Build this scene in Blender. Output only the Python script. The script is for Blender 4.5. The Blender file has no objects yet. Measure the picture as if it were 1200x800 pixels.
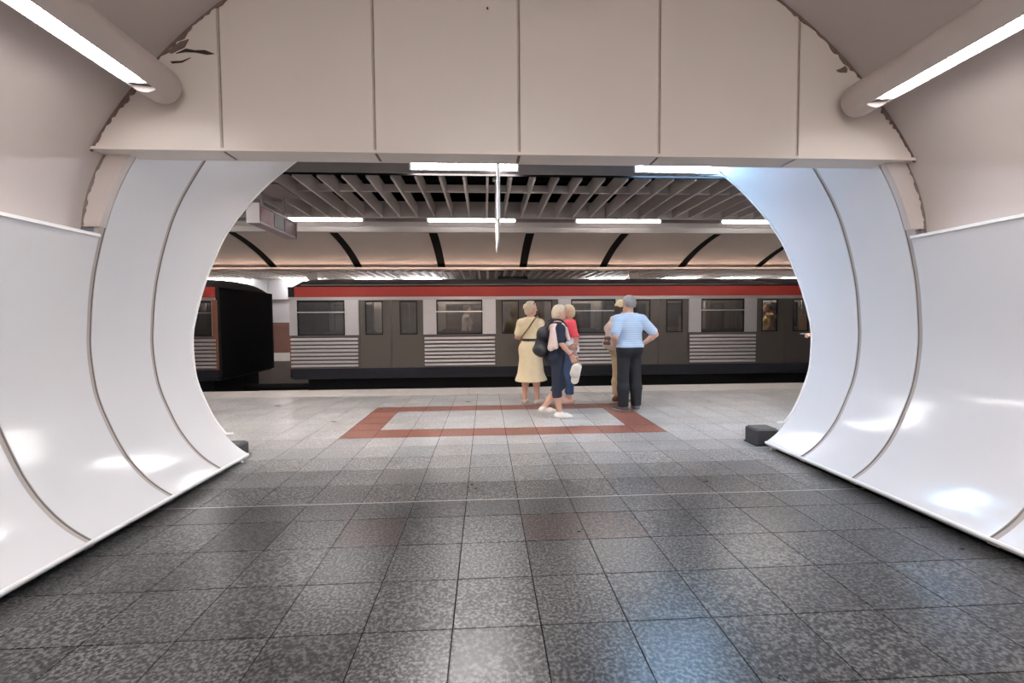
import bpy, bmesh, math, random
import numpy as np
from mathutils import Vector, Matrix

# ------------------------------------------------------------------ camera, world, exposure
sc = bpy.context.scene
C = sc.collection
CAM_H = 1.4
F_PX, YAW, PITCH, ROLL = 538.4, 0.0575, -0.0445, -0.0071


def cam_axes():
    cy, sy, cp, sp = math.cos(YAW), math.sin(YAW), math.cos(PITCH), math.sin(PITCH)
    fwd = Vector((sy * cp, cy * cp, sp))
    right = Vector((cy, -sy, 0))
    up = right.cross(fwd)
    r2 = math.cos(ROLL) * right + math.sin(ROLL) * up
    u2 = -math.sin(ROLL) * right + math.cos(ROLL) * up
    return fwd, r2, u2


cam_data = bpy.data.cameras.new('camera')
cam = bpy.data.objects.new('camera', cam_data)
C.objects.link(cam)
cam_data.sensor_width = 36.0
cam_data.lens = 36.0 * F_PX / 1200.0
cam_data.clip_start = 0.05
fw, rt, up = cam_axes()
cam.matrix_world = Matrix(((rt.x, up.x, -fw.x, 0), (rt.y, up.y, -fw.y, 0), (rt.z, up.z, -fw.z, CAM_H), (0, 0, 0, 1)))
sc.camera = cam

world = bpy.data.worlds.new('world')
sc.world = world
world.use_nodes = True
world.node_tree.nodes['Background'].inputs[0].default_value = (0.6, 0.6, 0.62, 1)
world.node_tree.nodes['Background'].inputs[1].default_value = 0.05
sc.view_settings.view_transform = 'Standard'
sc.view_settings.look = 'None'
sc.view_settings.gamma = 1.0
sc.view_settings.use_curve_mapping = False
sc.view_settings.exposure = 2.68

# strengths of the lamps of the place and of the added fills (W/m2/sr of their lit surfaces)
PASSAGE_LAMP = 4.0
PLATFORM_LAMP = 20.0
PLATFORM_UNDER_FILL = 56.0
PLATFORM_LAMP_BLUE = 24.0
REAR_LAMP = 11.0
REAR_UNDER_FILL = 7.5
FAR_LAMP = 4.2
COVE_LAMP = 2.2
CROWN_FILL = 5.9
NEAR_FILL = 48.0
CAR_LAMP = 5.0

# ------------------------------------------------------------------ helpers
R = math.radians
rnd = random.Random(7)


def srgb(r, g, b):
    def f(c):
        c /= 255.0
        return c / 12.92 if c <= 0.04045 else ((c + 0.055) / 1.055) ** 2.4
    return (f(r), f(g), f(b), 1.0)


def new_mat(name):
    m = bpy.data.materials.new(name)
    m.use_nodes = True
    nt = m.node_tree
    b = nt.nodes['Principled BSDF']
    return m, nt, b


def plain(name, col, rough=0.5, metal=0.0, noise=0.0, scale=8.0, bump=0.0, coat=0.0, coords='Object', spec=None):
    """procedural paint: base colour with a soft noise variation and fine relief"""
    m, nt, b = new_mat(name)
    b.inputs['Roughness'].default_value = rough
    b.inputs['Metallic'].default_value = metal
    if spec is not None:
        b.inputs['Specular IOR Level'].default_value = spec
    if coat:
        b.inputs['Coat Weight'].default_value = coat
        b.inputs['Coat Roughness'].default_value = 0.06
    b.inputs['Base Color'].default_value = col
    if noise or bump:
        tc = nt.nodes.new('ShaderNodeTexCoord')
        n = nt.nodes.new('ShaderNodeTexNoise')
        n.inputs['Scale'].default_value = scale
        n.inputs['Detail'].default_value = 5
        nt.links.new(tc.outputs[coords], n.inputs['Vector'])
        if noise:
            mx = nt.nodes.new('ShaderNodeMix')
            mx.data_type = 'RGBA'
            mx.inputs['A'].default_value = tuple(c * (1 - noise) for c in col[:3]) + (1,)
            mx.inputs['B'].default_value = tuple(min(1, c * (1 + noise)) for c in col[:3]) + (1,)
            nt.links.new(n.outputs['Fac'], mx.inputs['Factor'])
            nt.links.new(mx.outputs['Result'], b.inputs['Base Color'])
        if bump:
            n2 = nt.nodes.new('ShaderNodeTexNoise')
            n2.inputs['Scale'].default_value = scale * 12
            nt.links.new(tc.outputs[coords], n2.inputs['Vector'])
            bp = nt.nodes.new('ShaderNodeBump')
            bp.inputs['Strength'].default_value = bump
            bp.inputs['Distance'].default_value = 0.002
            nt.links.new(n2.outputs['Fac'], bp.inputs['Height'])
            nt.links.new(bp.outputs['Normal'], b.inputs['Normal'])
    return m


def emit(name, col, strength):
    m, nt, b = new_mat(name)
    b.inputs['Base Color'].default_value = (0.8, 0.8, 0.8, 1)
    b.inputs['Emission Color'].default_value = col
    b.inputs['Emission Strength'].default_value = strength
    return m


def granite(name, use_attr=False, soft=False):
    """speckled polished granite tinted by each tile's own colour"""
    m, nt, b = new_mat(name)
    N, Lk = nt.nodes, nt.links
    geo = N.new('ShaderNodeNewGeometry')
    oi = N.new('ShaderNodeObjectInfo')
    v1 = N.new('ShaderNodeTexNoise'); v1.inputs['Scale'].default_value = 62; v1.inputs['Detail'].default_value = 2
    v2 = N.new('ShaderNodeTexNoise'); v2.inputs['Scale'].default_value = 160; v2.inputs['Detail'].default_value = 1
    v3 = N.new('ShaderNodeTexNoise'); v3.inputs['Scale'].default_value = 2.2; v3.inputs['Detail'].default_value = 4
    off = N.new('ShaderNodeVectorMath'); off.operation = 'ADD'
    comb = N.new('ShaderNodeCombineXYZ')
    mul = N.new('ShaderNodeMath'); mul.operation = 'MULTIPLY'; mul.inputs[1].default_value = 37.0
    Lk.new(oi.outputs['Random'], mul.inputs[0])
    Lk.new(mul.outputs[0], comb.inputs['Z'])
    Lk.new(geo.outputs['Position'], off.inputs[0]); Lk.new(comb.outputs[0], off.inputs[1])
    for v in (v1, v2):
        Lk.new(off.outputs[0], v.inputs['Vector'])
    Lk.new(geo.outputs['Position'], v3.inputs['Vector'])
    cr = N.new('ShaderNodeValToRGB')
    e = cr.color_ramp.elements
    e[0].position, e[0].color = 0.38, (0.16, 0.155, 0.15, 1)
    e[1].position, e[1].color = 0.63, (2.1, 2.05, 2.0, 1)
    k = e.new(0.46); k.color = (0.62, 0.60, 0.59, 1)
    k = e.new(0.54); k.color = (1.12, 1.1, 1.09, 1)
    if soft:
        for el in e:
            el.color = tuple(0.88 + (c_ - 0.88) * soft for c_ in el.color[:3]) + (1,)
    Lk.new(v1.outputs['Fac'], cr.inputs['Fac'])
    cr2 = N.new('ShaderNodeValToRGB')
    e = cr2.color_ramp.elements
    e[0].position, e[0].color = 0.38, (0.7, 0.7, 0.7, 1)
    e[1].position, e[1].color = 0.62, (1.25, 1.25, 1.25, 1)
    Lk.new(v2.outputs['Fac'], cr2.inputs['Fac'])
    m1 = N.new('ShaderNodeMix'); m1.data_type = 'RGBA'; m1.blend_type = 'MULTIPLY'; m1.inputs['Factor'].default_value = 1
    Lk.new(cr.outputs['Color'], m1.inputs['A']); Lk.new(cr2.outputs['Color'], m1.inputs['B'])
    m2 = N.new('ShaderNodeMix'); m2.data_type = 'RGBA'; m2.blend_type = 'MULTIPLY'; m2.inputs['Factor'].default_value = 1
    Lk.new(m1.outputs['Result'], m2.inputs['A'])
    if use_attr:
        at = N.new('ShaderNodeAttribute'); at.attribute_name = 'tint'
        Lk.new(at.outputs['Color'], m2.inputs['B'])
    else:
        Lk.new(oi.outputs['Color'], m2.inputs['B'])
    m3 = N.new('ShaderNodeMix'); m3.data_type = 'RGBA'; m3.blend_type = 'MULTIPLY'; m3.inputs['Factor'].default_value = 1
    cr3 = N.new('ShaderNodeValToRGB')
    e = cr3.color_ramp.elements
    e[0].position, e[0].color = 0.3, (0.82, 0.81, 0.8, 1)
    e[1].position, e[1].color = 0.7, (1.12, 1.12, 1.12, 1)
    Lk.new(v3.outputs['Fac'], cr3.inputs['Fac'])
    Lk.new(m2.outputs['Result'], m3.inputs['A']); Lk.new(cr3.outputs['Color'], m3.inputs['B'])
    Lk.new(m3.outputs['Result'], b.inputs['Base Color'])
    rr = N.new('ShaderNodeMapRange'); rr.inputs['To Min'].default_value = 0.24; rr.inputs['To Max'].default_value = 0.36
    Lk.new(v3.outputs['Fac'], rr.inputs['Value']); Lk.new(rr.outputs['Result'], b.inputs['Roughness'])
    b.inputs['Specular IOR Level'].default_value = 0.45
    return m


class MB:
    """collects vertices and faces; build() links them as one mesh object"""

    def __init__(s):
        s.v, s.f = [], []

    def add(s, vs, fs):
        o = len(s.v)
        s.v += [tuple(v) for v in vs]
        s.f += [tuple(i + o for i in f) for f in fs]
        return s

    def box(s, x0, x1, y0, y1, z0, z1):
        vs = [(x, y, z) for x in (x0, x1) for y in (y0, y1) for z in (z0, z1)]
        return s.add(vs, [(0, 1, 3, 2), (4, 6, 7, 5), (0, 4, 5, 1), (2, 3, 7, 6), (0, 2, 6, 4), (1, 5, 7, 3)])

    def bev(s, x0, x1, y0, y1, z0, z1, b):
        """box with chamfered vertical and top edges"""
        rings = []
        for z, i in ((z0, 0), (z1 - b, 0), (z1, b)):
            a0, a1, c0, c1 = x0 + i, x1 - i, y0 + i, y1 - i
            rings.append([(a0 + b, c0, z), (a1 - b, c0, z), (a1, c0 + b, z), (a1, c1 - b, z), (a1 - b, c1, z), (a0 + b, c1, z), (a0, c1 - b, z), (a0, c0 + b, z)])
        return s.loft(rings, True, True)

    def loft(s, rings, closed=True, caps=False):
        n = len(rings[0]); o = len(s.v)
        for r in rings:
            s.v += [tuple(p) for p in r]
        for i in range(len(rings) - 1):
            for j in range(n if closed else n - 1):
                a, b = o + i * n + j, o + i * n + (j + 1) % n
                s.f.append((a, b, b + n, a + n))
        if caps:
            s.f.append(tuple(o + j for j in reversed(range(n))))
            s.f.append(tuple(o + (len(rings) - 1) * n + j for j in range(n)))
        return s

    def tube(s, pts, r, n=8, caps=True):
        pts = [Vector(p) for p in pts]
        rs = r if isinstance(r, (list, tuple)) else [r] * len(pts)
        rings = []
        prev = None
        for i, p in enumerate(pts):
            d = (pts[min(i + 1, len(pts) - 1)] - pts[max(i - 1, 0)]).normalized()
            if prev is None:
                a = Vector((0, 0, 1)) if abs(d.z) < 0.9 else Vector((1, 0, 0))
                u = d.cross(a).normalized()
            else:
                u = (prev - d * prev.dot(d)).normalized()
            prev = u
            w = d.cross(u)
            rings.append([p + (u * math.cos(2 * math.pi * k / n) + w * math.sin(2 * math.pi * k / n)) * rs[i] for k in range(n)])
        return s.loft(rings, True, caps)

    def cyl(s, a, b, r, n=16):
        return s.tube([a, b], r, n)

    def build(s, name, mat, parent=None, smooth=False, kind=None):
        me = bpy.data.meshes.new(name)
        me.from_pydata(s.v, [], s.f)
        me.materials.append(mat)
        bm = bmesh.new(); bm.from_mesh(me)
        bmesh.ops.recalc_face_normals(bm, faces=bm.faces)
        bm.to_mesh(me); bm.free()
        if smooth:
            me.polygons.foreach_set('use_smooth', [True] * len(me.polygons))
            if smooth != 'all':
                try:
                    me.set_sharp_from_angle(angle=R(40))
                except Exception:
                    pass
        o = bpy.data.objects.new(name, me)
        C.objects.link(o)
        o.parent = parent
        if kind:
            o['kind'] = kind
        return o


def empty(name, loc=(0, 0, 0), rz=0.0):
    o = bpy.data.objects.new(name, None)
    C.objects.link(o)
    o.location = loc
    o.rotation_euler = (0, 0, rz)
    o.empty_display_size = 0.1
    return o


def tag(o, label, cat=None, group=None, kind=None):
    o['label'] = label
    if cat:
        o['category'] = cat
    if group:
        o['group'] = group
    if kind:
        o['kind'] = kind
    return o


def inst(o, parent=None, loc=None, name=None):
    c = o.copy()
    C.objects.link(c)
    if name:
        c.name = name
    c.parent = parent
    if loc is not None:
        c.location = loc
    return c


def box(name, mat, parent, *b):
    return MB().box(*b).build(name, mat, parent)


# ------------------------------------------------------------------ materials
M = {}
M['granite'] = granite('granite_tile')
M['granite_mass'] = granite('granite_tile_field', True)
M['granite_soft'] = granite('platform_granite_tile', soft=0.28)
M['granite_mid'] = granite('worn_granite_tile', soft=0.6)
M['granite_soft_mass'] = granite('platform_granite_field', True, 0.28)
M['joint'] = plain('dark_joint', srgb(26, 24, 23), 0.95, spec=0.1, noise=0.2, scale=20)
M['strip_metal'] = plain('expansion_strip_metal', srgb(200, 196, 192), 0.3, 0.8)
M['enamel'] = plain('white_enamel_panel', srgb(216, 214, 215), 0.12, noise=0.025, scale=1.3, spec=0.4)
M['enamel_edge'] = plain('white_enamel_edge', srgb(232, 230, 228), 0.3, noise=0.03, scale=4)
M['bead'] = plain('joint_bead_brown', srgb(124, 112, 106), 0.7, noise=0.2, scale=20)
M['seal'] = plain('grey_seal', srgb(172, 163, 158), 0.6, noise=0.12, scale=9)
M['plaster'] = plain('matte_vault_paint', srgb(194, 183, 178), 0.62, noise=0.05, scale=1.8, bump=0.25)
M['fascia'] = plain('fascia_panel_paint', srgb(216, 206, 198), 0.36, noise=0.035, scale=1.5, bump=0.12)
M['fascia_joint'] = plain('fascia_joint_bronze', srgb(188, 174, 164), 0.45, noise=0.2, scale=14)
M['stain'] = plain('old_sealant', srgb(118, 99, 90), 0.9, noise=0.35, scale=30)
M['stain_dark'] = plain('peeled_dark', srgb(62, 46, 42), 0.9, noise=0.3, scale=40)
M['gap_dark'] = plain('shaded_gap_black', srgb(22, 21, 21), 0.7, noise=0.2)
M['rubber'] = plain('black_rubber', srgb(62, 61, 64), 0.55, noise=0.25, scale=25, bump=0.4)
M['lamp_body'] = plain('lamp_body_paint', srgb(196, 184, 178), 0.42, noise=0.04, scale=3)
M['lamp_fin'] = plain('lamp_louvre_white', srgb(235, 235, 235), 0.25, noise=0.02)
M['lamp_dark'] = plain('lamp_slot_end', srgb(90, 74, 72), 0.6, noise=0.2)
M['tube'] = emit('lit_tube', (1.0, 0.965, 0.95, 1), PASSAGE_LAMP)
M['plat_lamp'] = emit('platform_lamp_white', (1.0, 0.97, 0.98, 1), PLATFORM_LAMP)
M['plat_under'] = emit('platform_under_fill', (1.0, 0.96, 0.94, 1), PLATFORM_UNDER_FILL)
M['plat_under_blue'] = emit('platform_under_fill_cool', (0.36, 0.64, 1.0, 1), PLATFORM_UNDER_FILL * 0.5)
M['rear_lamp'] = emit('rear_lamp_white', (1.0, 0.97, 0.96, 1), REAR_LAMP)
M['rear_under'] = emit('rear_under_fill', (1.0, 0.97, 0.96, 1), REAR_UNDER_FILL)
M['plat_lamp_blue'] = emit('platform_lamp_cool', (0.34, 0.63, 1.0, 1), PLATFORM_LAMP_BLUE)
M['far_lamp'] = emit('far_lamp_white', (0.97, 0.98, 1.0, 1), FAR_LAMP)
M['cove_lamp'] = emit('cove_lamp_warm', (1.0, 0.74, 0.60, 1), COVE_LAMP)
M['near_fill'] = emit('near_fill_lamp', (1.0, 0.9, 0.82, 1), NEAR_FILL)
M['crown_fill'] = emit('crown_fill_white', (1.0, 0.97, 0.95, 1), CROWN_FILL)
M['car_lamp'] = emit('car_lamp', (1.0, 0.93, 0.85, 1), CAR_LAMP)
M['baffle'] = plain('ceiling_baffle_paint', srgb(178, 170, 164), 0.5, noise=0.06, scale=4)
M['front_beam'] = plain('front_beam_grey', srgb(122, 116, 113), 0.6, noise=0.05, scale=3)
M['beam'] = plain('ceiling_beam_paint', srgb(176, 170, 166), 0.5, noise=0.05, scale=3)
M['far_slat'] = plain('far_slat_paint', srgb(208, 186, 174), 0.5, noise=0.06, scale=4)
M['void'] = plain('dark_ceiling_void', srgb(26, 23, 23), 0.9, noise=0.2)
M['vault_panel'] = plain('track_vault_panel', srgb(206, 196, 190), 0.6, noise=0.05, scale=1.2)
M['black'] = plain('black_paint', srgb(14, 13, 13), 0.7, noise=0.2, spec=0.25)
M['near_black'] = plain('near_black_matte', srgb(9, 8, 8), 0.9, noise=0.3, spec=0.1)  # flat near-black; on the ceiling void it stands for missing light
M['far_wall'] = plain('far_wall_panel', srgb(224, 222, 224), 0.35, noise=0.03, scale=1)
M['dado'] = plain('far_wall_brown_dado', srgb(140, 104, 92), 0.4, noise=0.12, scale=5)
M['edge_stone'] = plain('platform_edge_stone', srgb(190, 184, 180), 0.5, noise=0.12, scale=6, bump=0.2)
M['track'] = plain('ballast_dark', srgb(34, 31, 30), 0.95, noise=0.4, scale=12, bump=0.8)
M['rail'] = plain('rail_steel', srgb(120, 110, 105), 0.4, 0.9, noise=0.2)
M['sign_white'] = plain('sign_housing_white', srgb(226, 222, 220), 0.4, noise=0.03)
M['sign_frame'] = plain('sign_frame_grey', srgb(128, 112, 112), 0.45, noise=0.08)


def brushed(name, col, rough=0.32, metal=0.85, stretch=(2, 2, 120)):
    m, nt, b = new_mat(name)
    b.inputs['Metallic'].default_value = metal
    tc = nt.nodes.new('ShaderNodeTexCoord')
    mp = nt.nodes.new('ShaderNodeMapping'); mp.inputs['Scale'].default_value = stretch
    n = nt.nodes.new('ShaderNodeTexNoise'); n.inputs['Scale'].default_value = 3; n.inputs['Detail'].default_value = 4
    nt.links.new(tc.outputs['Object'], mp.inputs['Vector']); nt.links.new(mp.outputs[0], n.inputs['Vector'])
    mx = nt.nodes.new('ShaderNodeMix'); mx.data_type = 'RGBA'
    mx.inputs['A'].default_value = tuple(c * 0.75 for c in col[:3]) + (1,)
    mx.inputs['B'].default_value = tuple(min(1, c * 1.2) for c in col[:3]) + (1,)
    nt.links.new(n.outputs['Fac'], mx.inputs['Factor']); nt.links.new(mx.outputs['Result'], b.inputs['Base Color'])
    mr = nt.nodes.new('ShaderNodeMapRange'); mr.inputs['To Min'].default_value = rough - 0.08; mr.inputs['To Max'].default_value = rough + 0.1
    nt.links.new(n.outputs['Fac'], mr.inputs['Value']); nt.links.new(mr.outputs['Result'], b.inputs['Roughness'])
    return m


M['steel'] = brushed('train_stainless_steel', srgb(176, 172, 168))
M['steel_dark'] = brushed('train_door_steel', srgb(96, 90, 84), 0.4)
M['steel_rib'] = brushed('train_rib_steel', srgb(206, 202, 198), 0.3)
M['steel_bright'] = brushed('train_pillar_steel', srgb(190, 186, 184), 0.3)
M['red'] = plain('train_red_band', srgb(130, 40, 33), 0.5, noise=0.1, scale=2, spec=0.3)
M['rib_shade'] = plain('train_rib_shade_grey', srgb(72, 64, 64), 0.5, noise=0.15)
M['roof'] = plain('train_roof_dark', srgb(22, 20, 20), 0.8, noise=0.15, spec=0.2)
M['navy_skirt'] = plain('train_skirt_navy', srgb(20, 21, 28), 0.6, noise=0.15, spec=0.3)
M['orange'] = plain('train_end_stripe', srgb(104, 64, 46), 0.5, noise=0.15)
M['car_inner'] = plain('car_interior_panel', srgb(146, 116, 88), 0.55, noise=0.1)
M['car_floor'] = plain('car_floor', srgb(70, 62, 58), 0.7, noise=0.1)
M['seat_fabric'] = plain('car_seat', srgb(60, 52, 54), 0.8, noise=0.2)
M['chrome'] = plain('chrome', srgb(210, 210, 210), 0.15, 1.0)


def glass(name, tint, refl=0.12):
    m, nt, b = new_mat(name)
    nt.nodes.remove(b)
    out = nt.nodes['Material Output']
    tr = nt.nodes.new('ShaderNodeBsdfTransparent'); tr.inputs[0].default_value = tint
    gl = nt.nodes.new('ShaderNodeBsdfGlossy'); gl.inputs['Roughness'].default_value = 0.05
    fr = nt.nodes.new('ShaderNodeFresnel'); fr.inputs[0].default_value = 1.45
    ad = nt.nodes.new('ShaderNodeMath'); ad.operation = 'ADD'; ad.inputs[1].default_value = refl * 0.4
    nt.links.new(fr.outputs[0], ad.inputs[0])
    mx = nt.nodes.new('ShaderNodeMixShader')
    nt.links.new(ad.outputs[0], mx.inputs[0]); nt.links.new(tr.outputs[0], mx.inputs[1]); nt.links.new(gl.outputs[0], mx.inputs[2])
    nt.links.new(mx.outputs[0], out.inputs[0])
    return m


M['glass'] = glass('train_window_glass', (0.52, 0.5, 0.48, 1))
M['led'] = plain('led_screen_dark_red', srgb(84, 12, 30), 0.45, noise=0.3, scale=20)
M['led_dark'] = plain('led_screen_black', srgb(24, 12, 16), 0.45, noise=0.2)

# ------------------------------------------------------------------ passage geometry
XC = 0.30                      # centre line of the passage
PROF = [(2.70, 0.075), (2.745, 0.10), (2.83, 0.16), (2.915, 0.24), (3.01, 0.36), (3.085, 0.49), (3.15, 0.64), (3.205, 0.79), (3.24, 0.95), (3.262, 1.2), (3.25, 1.42), (3.232, 1.6), (3.205, 1.77),
        (3.17, 1.92), (3.138, 2.04), (3.06, 2.28), (2.985, 2.45), (2.915, 2.58), (2.79, 2.78), (2.68, 2.93), (2.545, 3.08), (2.44, 3.19), (2.32, 3.30)]
TOP_I = 14                     # index of the top of the low panels (z 2.04)
EDGE = [(-1, 4.72), (0.0, 4.73), (0.28, 4.77), (0.84, 4.78), (1.35, 4.82), (1.9, 4.96), (2.28, 5.05), (2.62, 5.16), (3.16, 5.36), (3.7, 5.55), (4.4, 5.9)]


def edge_y(z):
    return float(np.interp(z, [e[0] for e in EDGE], [e[1] for e in EDGE]))


def fine(prof, n=3):
    """a smooth resampling of the section"""
    out = []
    P = [Vector((a, b)) for a, b in prof]
    for i in range(len(P) - 1):
        p0, p1, p2, p3 = P[max(i - 1, 0)], P[i], P[i + 1], P[min(i + 2, len(P) - 1)]
        for k in range(n):
            t = k / n
            out.append(0.5 * ((2 * p1) + (p2 - p0) * t + (2 * p0 - 5 * p1 + 4 * p2 - p3) * t * t + (3 * p1 - p0 - 3 * p2 + p3) * t ** 3))
    out.append(P[-1])
    return [(p.x, p.y) for p in out]


def offset(prof, d):
    out = []
    for i, p in enumerate(prof):
        a, b = prof[max(i - 1, 0)], prof[min(i + 1, len(prof) - 1)]
        t = Vector((b[0] - a[0], b[1] - a[1])).normalized()
        out.append((p[0] + t.y * d, p[1] - t.x * d))
    return out


def shell(side, prof, y0, y1, d0, d1, name, mat, parent):
    """a curved sheet of the passage wall between two stations, from offset d0 to d1"""
    a, b = offset(prof, d0), offset(prof, d1)
    mb = MB()
    n = len(prof)
    for j in range(2):
        ye = (y0, y1)[j]
        for arr in (a, b):
            for (hx, z) in arr:
                mb.v.append((XC + side * hx, ye(z) if callable(ye) else ye, z))
    for i in range(n - 1):
        mb.f.append((i, i + 1, 2 * n + i + 1, 2 * n + i))                    # inner
        mb.f.append((n + i, 3 * n + i, 3 * n + i + 1, n + i + 1))            # outer
        mb.f.append((i, n + i, n + i + 1, i + 1))                            # near end
        mb.f.append((2 * n + i, 2 * n + i + 1, 3 * n + i + 1, 3 * n + i))    # far end
    mb.f.append((0, 2 * n, 3 * n, n))
    mb.f.append((n - 1, 2 * n - 1, 4 * n - 1, 3 * n - 1))
    return mb.build(name, mat, parent, smooth=True)


VR, VZ = 3.55, 0.837


def vault_half(z):
    """half width of the matte vault at a height: round above, nearly straight at its foot"""
    if z >= 2.64:
        return math.sqrt(max(VR * VR - (z - VZ) ** 2, 0.0))
    t = 2.64 - z
    return 3.058 + 0.59 * t - 0.46 * t * t


LOW = fine(PROF[:TOP_I + 1])
FULL = fine(PROF)
BACK_Y = -6.0
G = 0.022                       # half the open joint between panels
FASCIA_Y = 3.46

for side, nm, joints, word in ((-1, 'wall_left', (4.26, 3.61, 2.88), 'left'), (1, 'wall_right', (4.18, 3.57, 2.52), 'right')):
    w = empty(nm, (0, 0, 0))
    tag(w, f'white glossy curved wall panels on the {word} side of the passage', 'wall', kind='structure')
    st = list(joints)
    step = 0.78 if side < 0 else 1.02
    while st[-1] - step > BACK_Y:
        st.append(st[-1] - step)
    # the two rings beyond the fascia run up to the ceiling, the others end at a ledge
    shell(side, FULL, st[0] + G, edge_y, 0, 0.03, 'panel', M['enamel'], w)
    shell(side, FULL, st[1] + G, st[0] - G, 0, 0.03, 'panel', M['enamel'], w)
    for i in range(1, len(st) - 1):
        shell(side, LOW, st[i + 1] + G, st[i] - G, 0, 0.03, 'panel', M['enamel'], w)
    shell(side, LOW, BACK_Y, st[-1] - G, 0, 0.03, 'panel', M['enamel'], w)
    for i, y in enumerate(st):
        shell(side, FULL if i < 2 else LOW, y - G - 0.01, y + G + 0.01, 0.006, 0.04, 'joint_seal', M['seal'], w)
        shell(side, FULL if i < 2 else LOW, y + G - 0.010, y + G - 0.003, 0.002, 0.012, 'joint_bead', M['bead'], w)
    # rim along the opening
    e = [(XC + side * hx, edge_y(z) + 0.012, z) for hx, z in FULL if z > 0.27]
    MB().tube(e, 0.013, 8).build('opening_rim', M['enamel_edge'], w, True)
    e2 = [(XC + side * (hx + 0.02), edge_y(z) + 0.02, z) for hx, z in FULL if z > 0.27]
    MB().tube(e2, 0.012, 6).build('rim_gasket', M['black'], w, True)
    p = e[0]
    MB().tube([p, (p[0] - side * 0.05, p[1] + 0.05, p[2] - 0.012)], 0.012, 8).build('rim_tab', M['enamel_edge'], w, True)
    # bottom bead, ledge on top of the low panels
    hx, z = LOW[0]
    MB().tube([(XC + side * (hx + 0.004), BACK_Y, z), (XC + side * (hx + 0.004), 4.73, z)], 0.014, 8).build('bottom_bead', M['enamel_edge'], w, True)
    hx, z = LOW[-1]
    yl = st[1] - G
    MB().box(*sorted((XC + side * (hx - 0.012), XC + side * 3.40)), BACK_Y, yl, z, z + 0.022).build('ledge', M['enamel_edge'], w)
    # face that closes the space between the ring and the vault
    prof_u = [p for p in FULL if 2.04 <= p[1] <= 3.3]
    mb = MB()
    for hx, z in prof_u:
        vx = vault_half(z) + 0.02
        mb.v += [(XC + side * (hx - 0.002), yl - 0.019, z), (XC + side * vx, yl - 0.019, z)]
        mb.v += [(XC + side * (hx - 0.002), yl + 0.034, z), (XC + side * vx, yl + 0.03, z)]
    for i in range(len(prof_u) - 1):
        q = 4 * i
        mb.f += [(q, q + 1, q + 5, q + 4), (q + 2, q + 6, q + 7, q + 3), (q, q + 4, q + 6, q + 2), (q + 1, q + 3, q + 7, q + 5)]
    mb.build('end_strip', M['plaster'], w)
    rr3 = random.Random(31 + side)
    mb = MB(); zz = np.arange(2.07, 2.63, 0.02)
    for z in zz:
        vx = vault_half(z); wd = 0.006 + 0.016 * rr3.random()
        mb.v += [(XC + side * (vx + 0.002), yl - 0.026, z), (XC + side * (vx - wd), yl - 0.024, z), (XC + side * (vx - wd), yl - 0.018, z), (XC + side * (vx + 0.002), yl - 0.018, z)]
    for i in range(len(zz) - 1):
        for k in range(4):
            mb.f.append((4 * i + k, 4 * i + (k + 1) % 4, 4 * i + 4 + (k + 1) % 4, 4 * i + 4 + k))
    mb.build('corner_sealant', M['bead'], w)
    # black strip painting the shade of the hollow under the panels
    b = empty('gap_shade_left' if side < 0 else 'gap_shade_right')
    tag(b, f'black strip standing for the shade under the {word} wall panels', 'gap_shade', kind='structure')
    MB().box(*sorted((XC + side * 2.80, XC + side * 2.86)), BACK_Y, 4.70, 0.0, 0.13).build('gap_dark', M['gap_dark'], b)

# vault over the passage
cv = empty('ceiling')
tag(cv, 'matte off-white barrel vault over the passage', 'ceiling', kind='structure')
mb = MB()
a0 = math.asin((2.64 - VZ) / VR)
NS = 56
foot = [(vault_half(z), z) for z in (2.04, 2.14, 2.24, 2.34, 2.44, 2.54)]
arcp = [(VR * math.cos(a0 + (math.pi - 2 * a0) * k / NS), VZ + VR * math.sin(a0 + (math.pi - 2 * a0) * k / NS)) for k in range(NS + 1)]
sec_v = foot + arcp + [(-x, z) for x, z in reversed(foot)]
rings = []
for grow, yy in ((0, BACK_Y), (0, 3.585), (0.06, 3.585), (0.06, BACK_Y)):
    rings.append([(XC + x * (1 + grow / 3.3), yy, VZ + (z - VZ) * (1 + grow / 3.3)) for x, z in sec_v])
mb.loft(rings + [rings[0]], closed=False)
mb.build('vault_skin', M['plaster'], cv, True)

# the fascia across the passage, seven panels, with its soffit
fa = empty('wall_header', (0, 0, 0))
tag(fa, 'wide panelled fascia across the passage above the opening', 'wall', kind='structure')
JX = [-1.869, -0.792, 0.263, 1.322, 2.405]
bounds = [XC - 3.08] + JX + [XC + 3.08]
FZ = 2.635


def vault_z(x, r=VR):
    h = abs(x - XC)
    return VZ + math.sqrt(max(r * r - h * h, 0.0))


for i in range(len(bounds) - 1):
    xa, xb = bounds[i] + (0.012 if i else 0), bounds[i + 1] - (0.012 if i < len(bounds) - 2 else 0)
    n = 14
    xs = [xa + (xb - xa) * k / n for k in range(n + 1)]
    mb = MB()
    m_ = len(xs)
    for yy in (FASCIA_Y, FASCIA_Y + 0.03):
        mb.v += [(x, yy, FZ + 0.012) for x in xs] + [(x, yy, max(vault_z(x) + 0.01, FZ + 0.02)) for x in xs]
    for k in range(n):
        mb.f += [(k, k + 1, m_ + k + 1, m_ + k), (2 * m_ + k, 3 * m_ + k, 3 * m_ + k + 1, 2 * m_ + k + 1), (k, 2 * m_ + k, 2 * m_ + k + 1, k + 1)]
    mb.f += [(0, m_, 3 * m_, 2 * m_), (n, 2 * m_ + n, 3 * m_ + n, m_ + n)]
    mb.build('fascia_panel', M['fascia'], fa)
    s0, s1 = (xa, xb)
    MB().box(s0, s1, FASCIA_Y - 0.004, FASCIA_Y + 0.215, FZ - 0.002, FZ + 0.010).build('soffit_panel', M['fascia'], fa)
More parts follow.
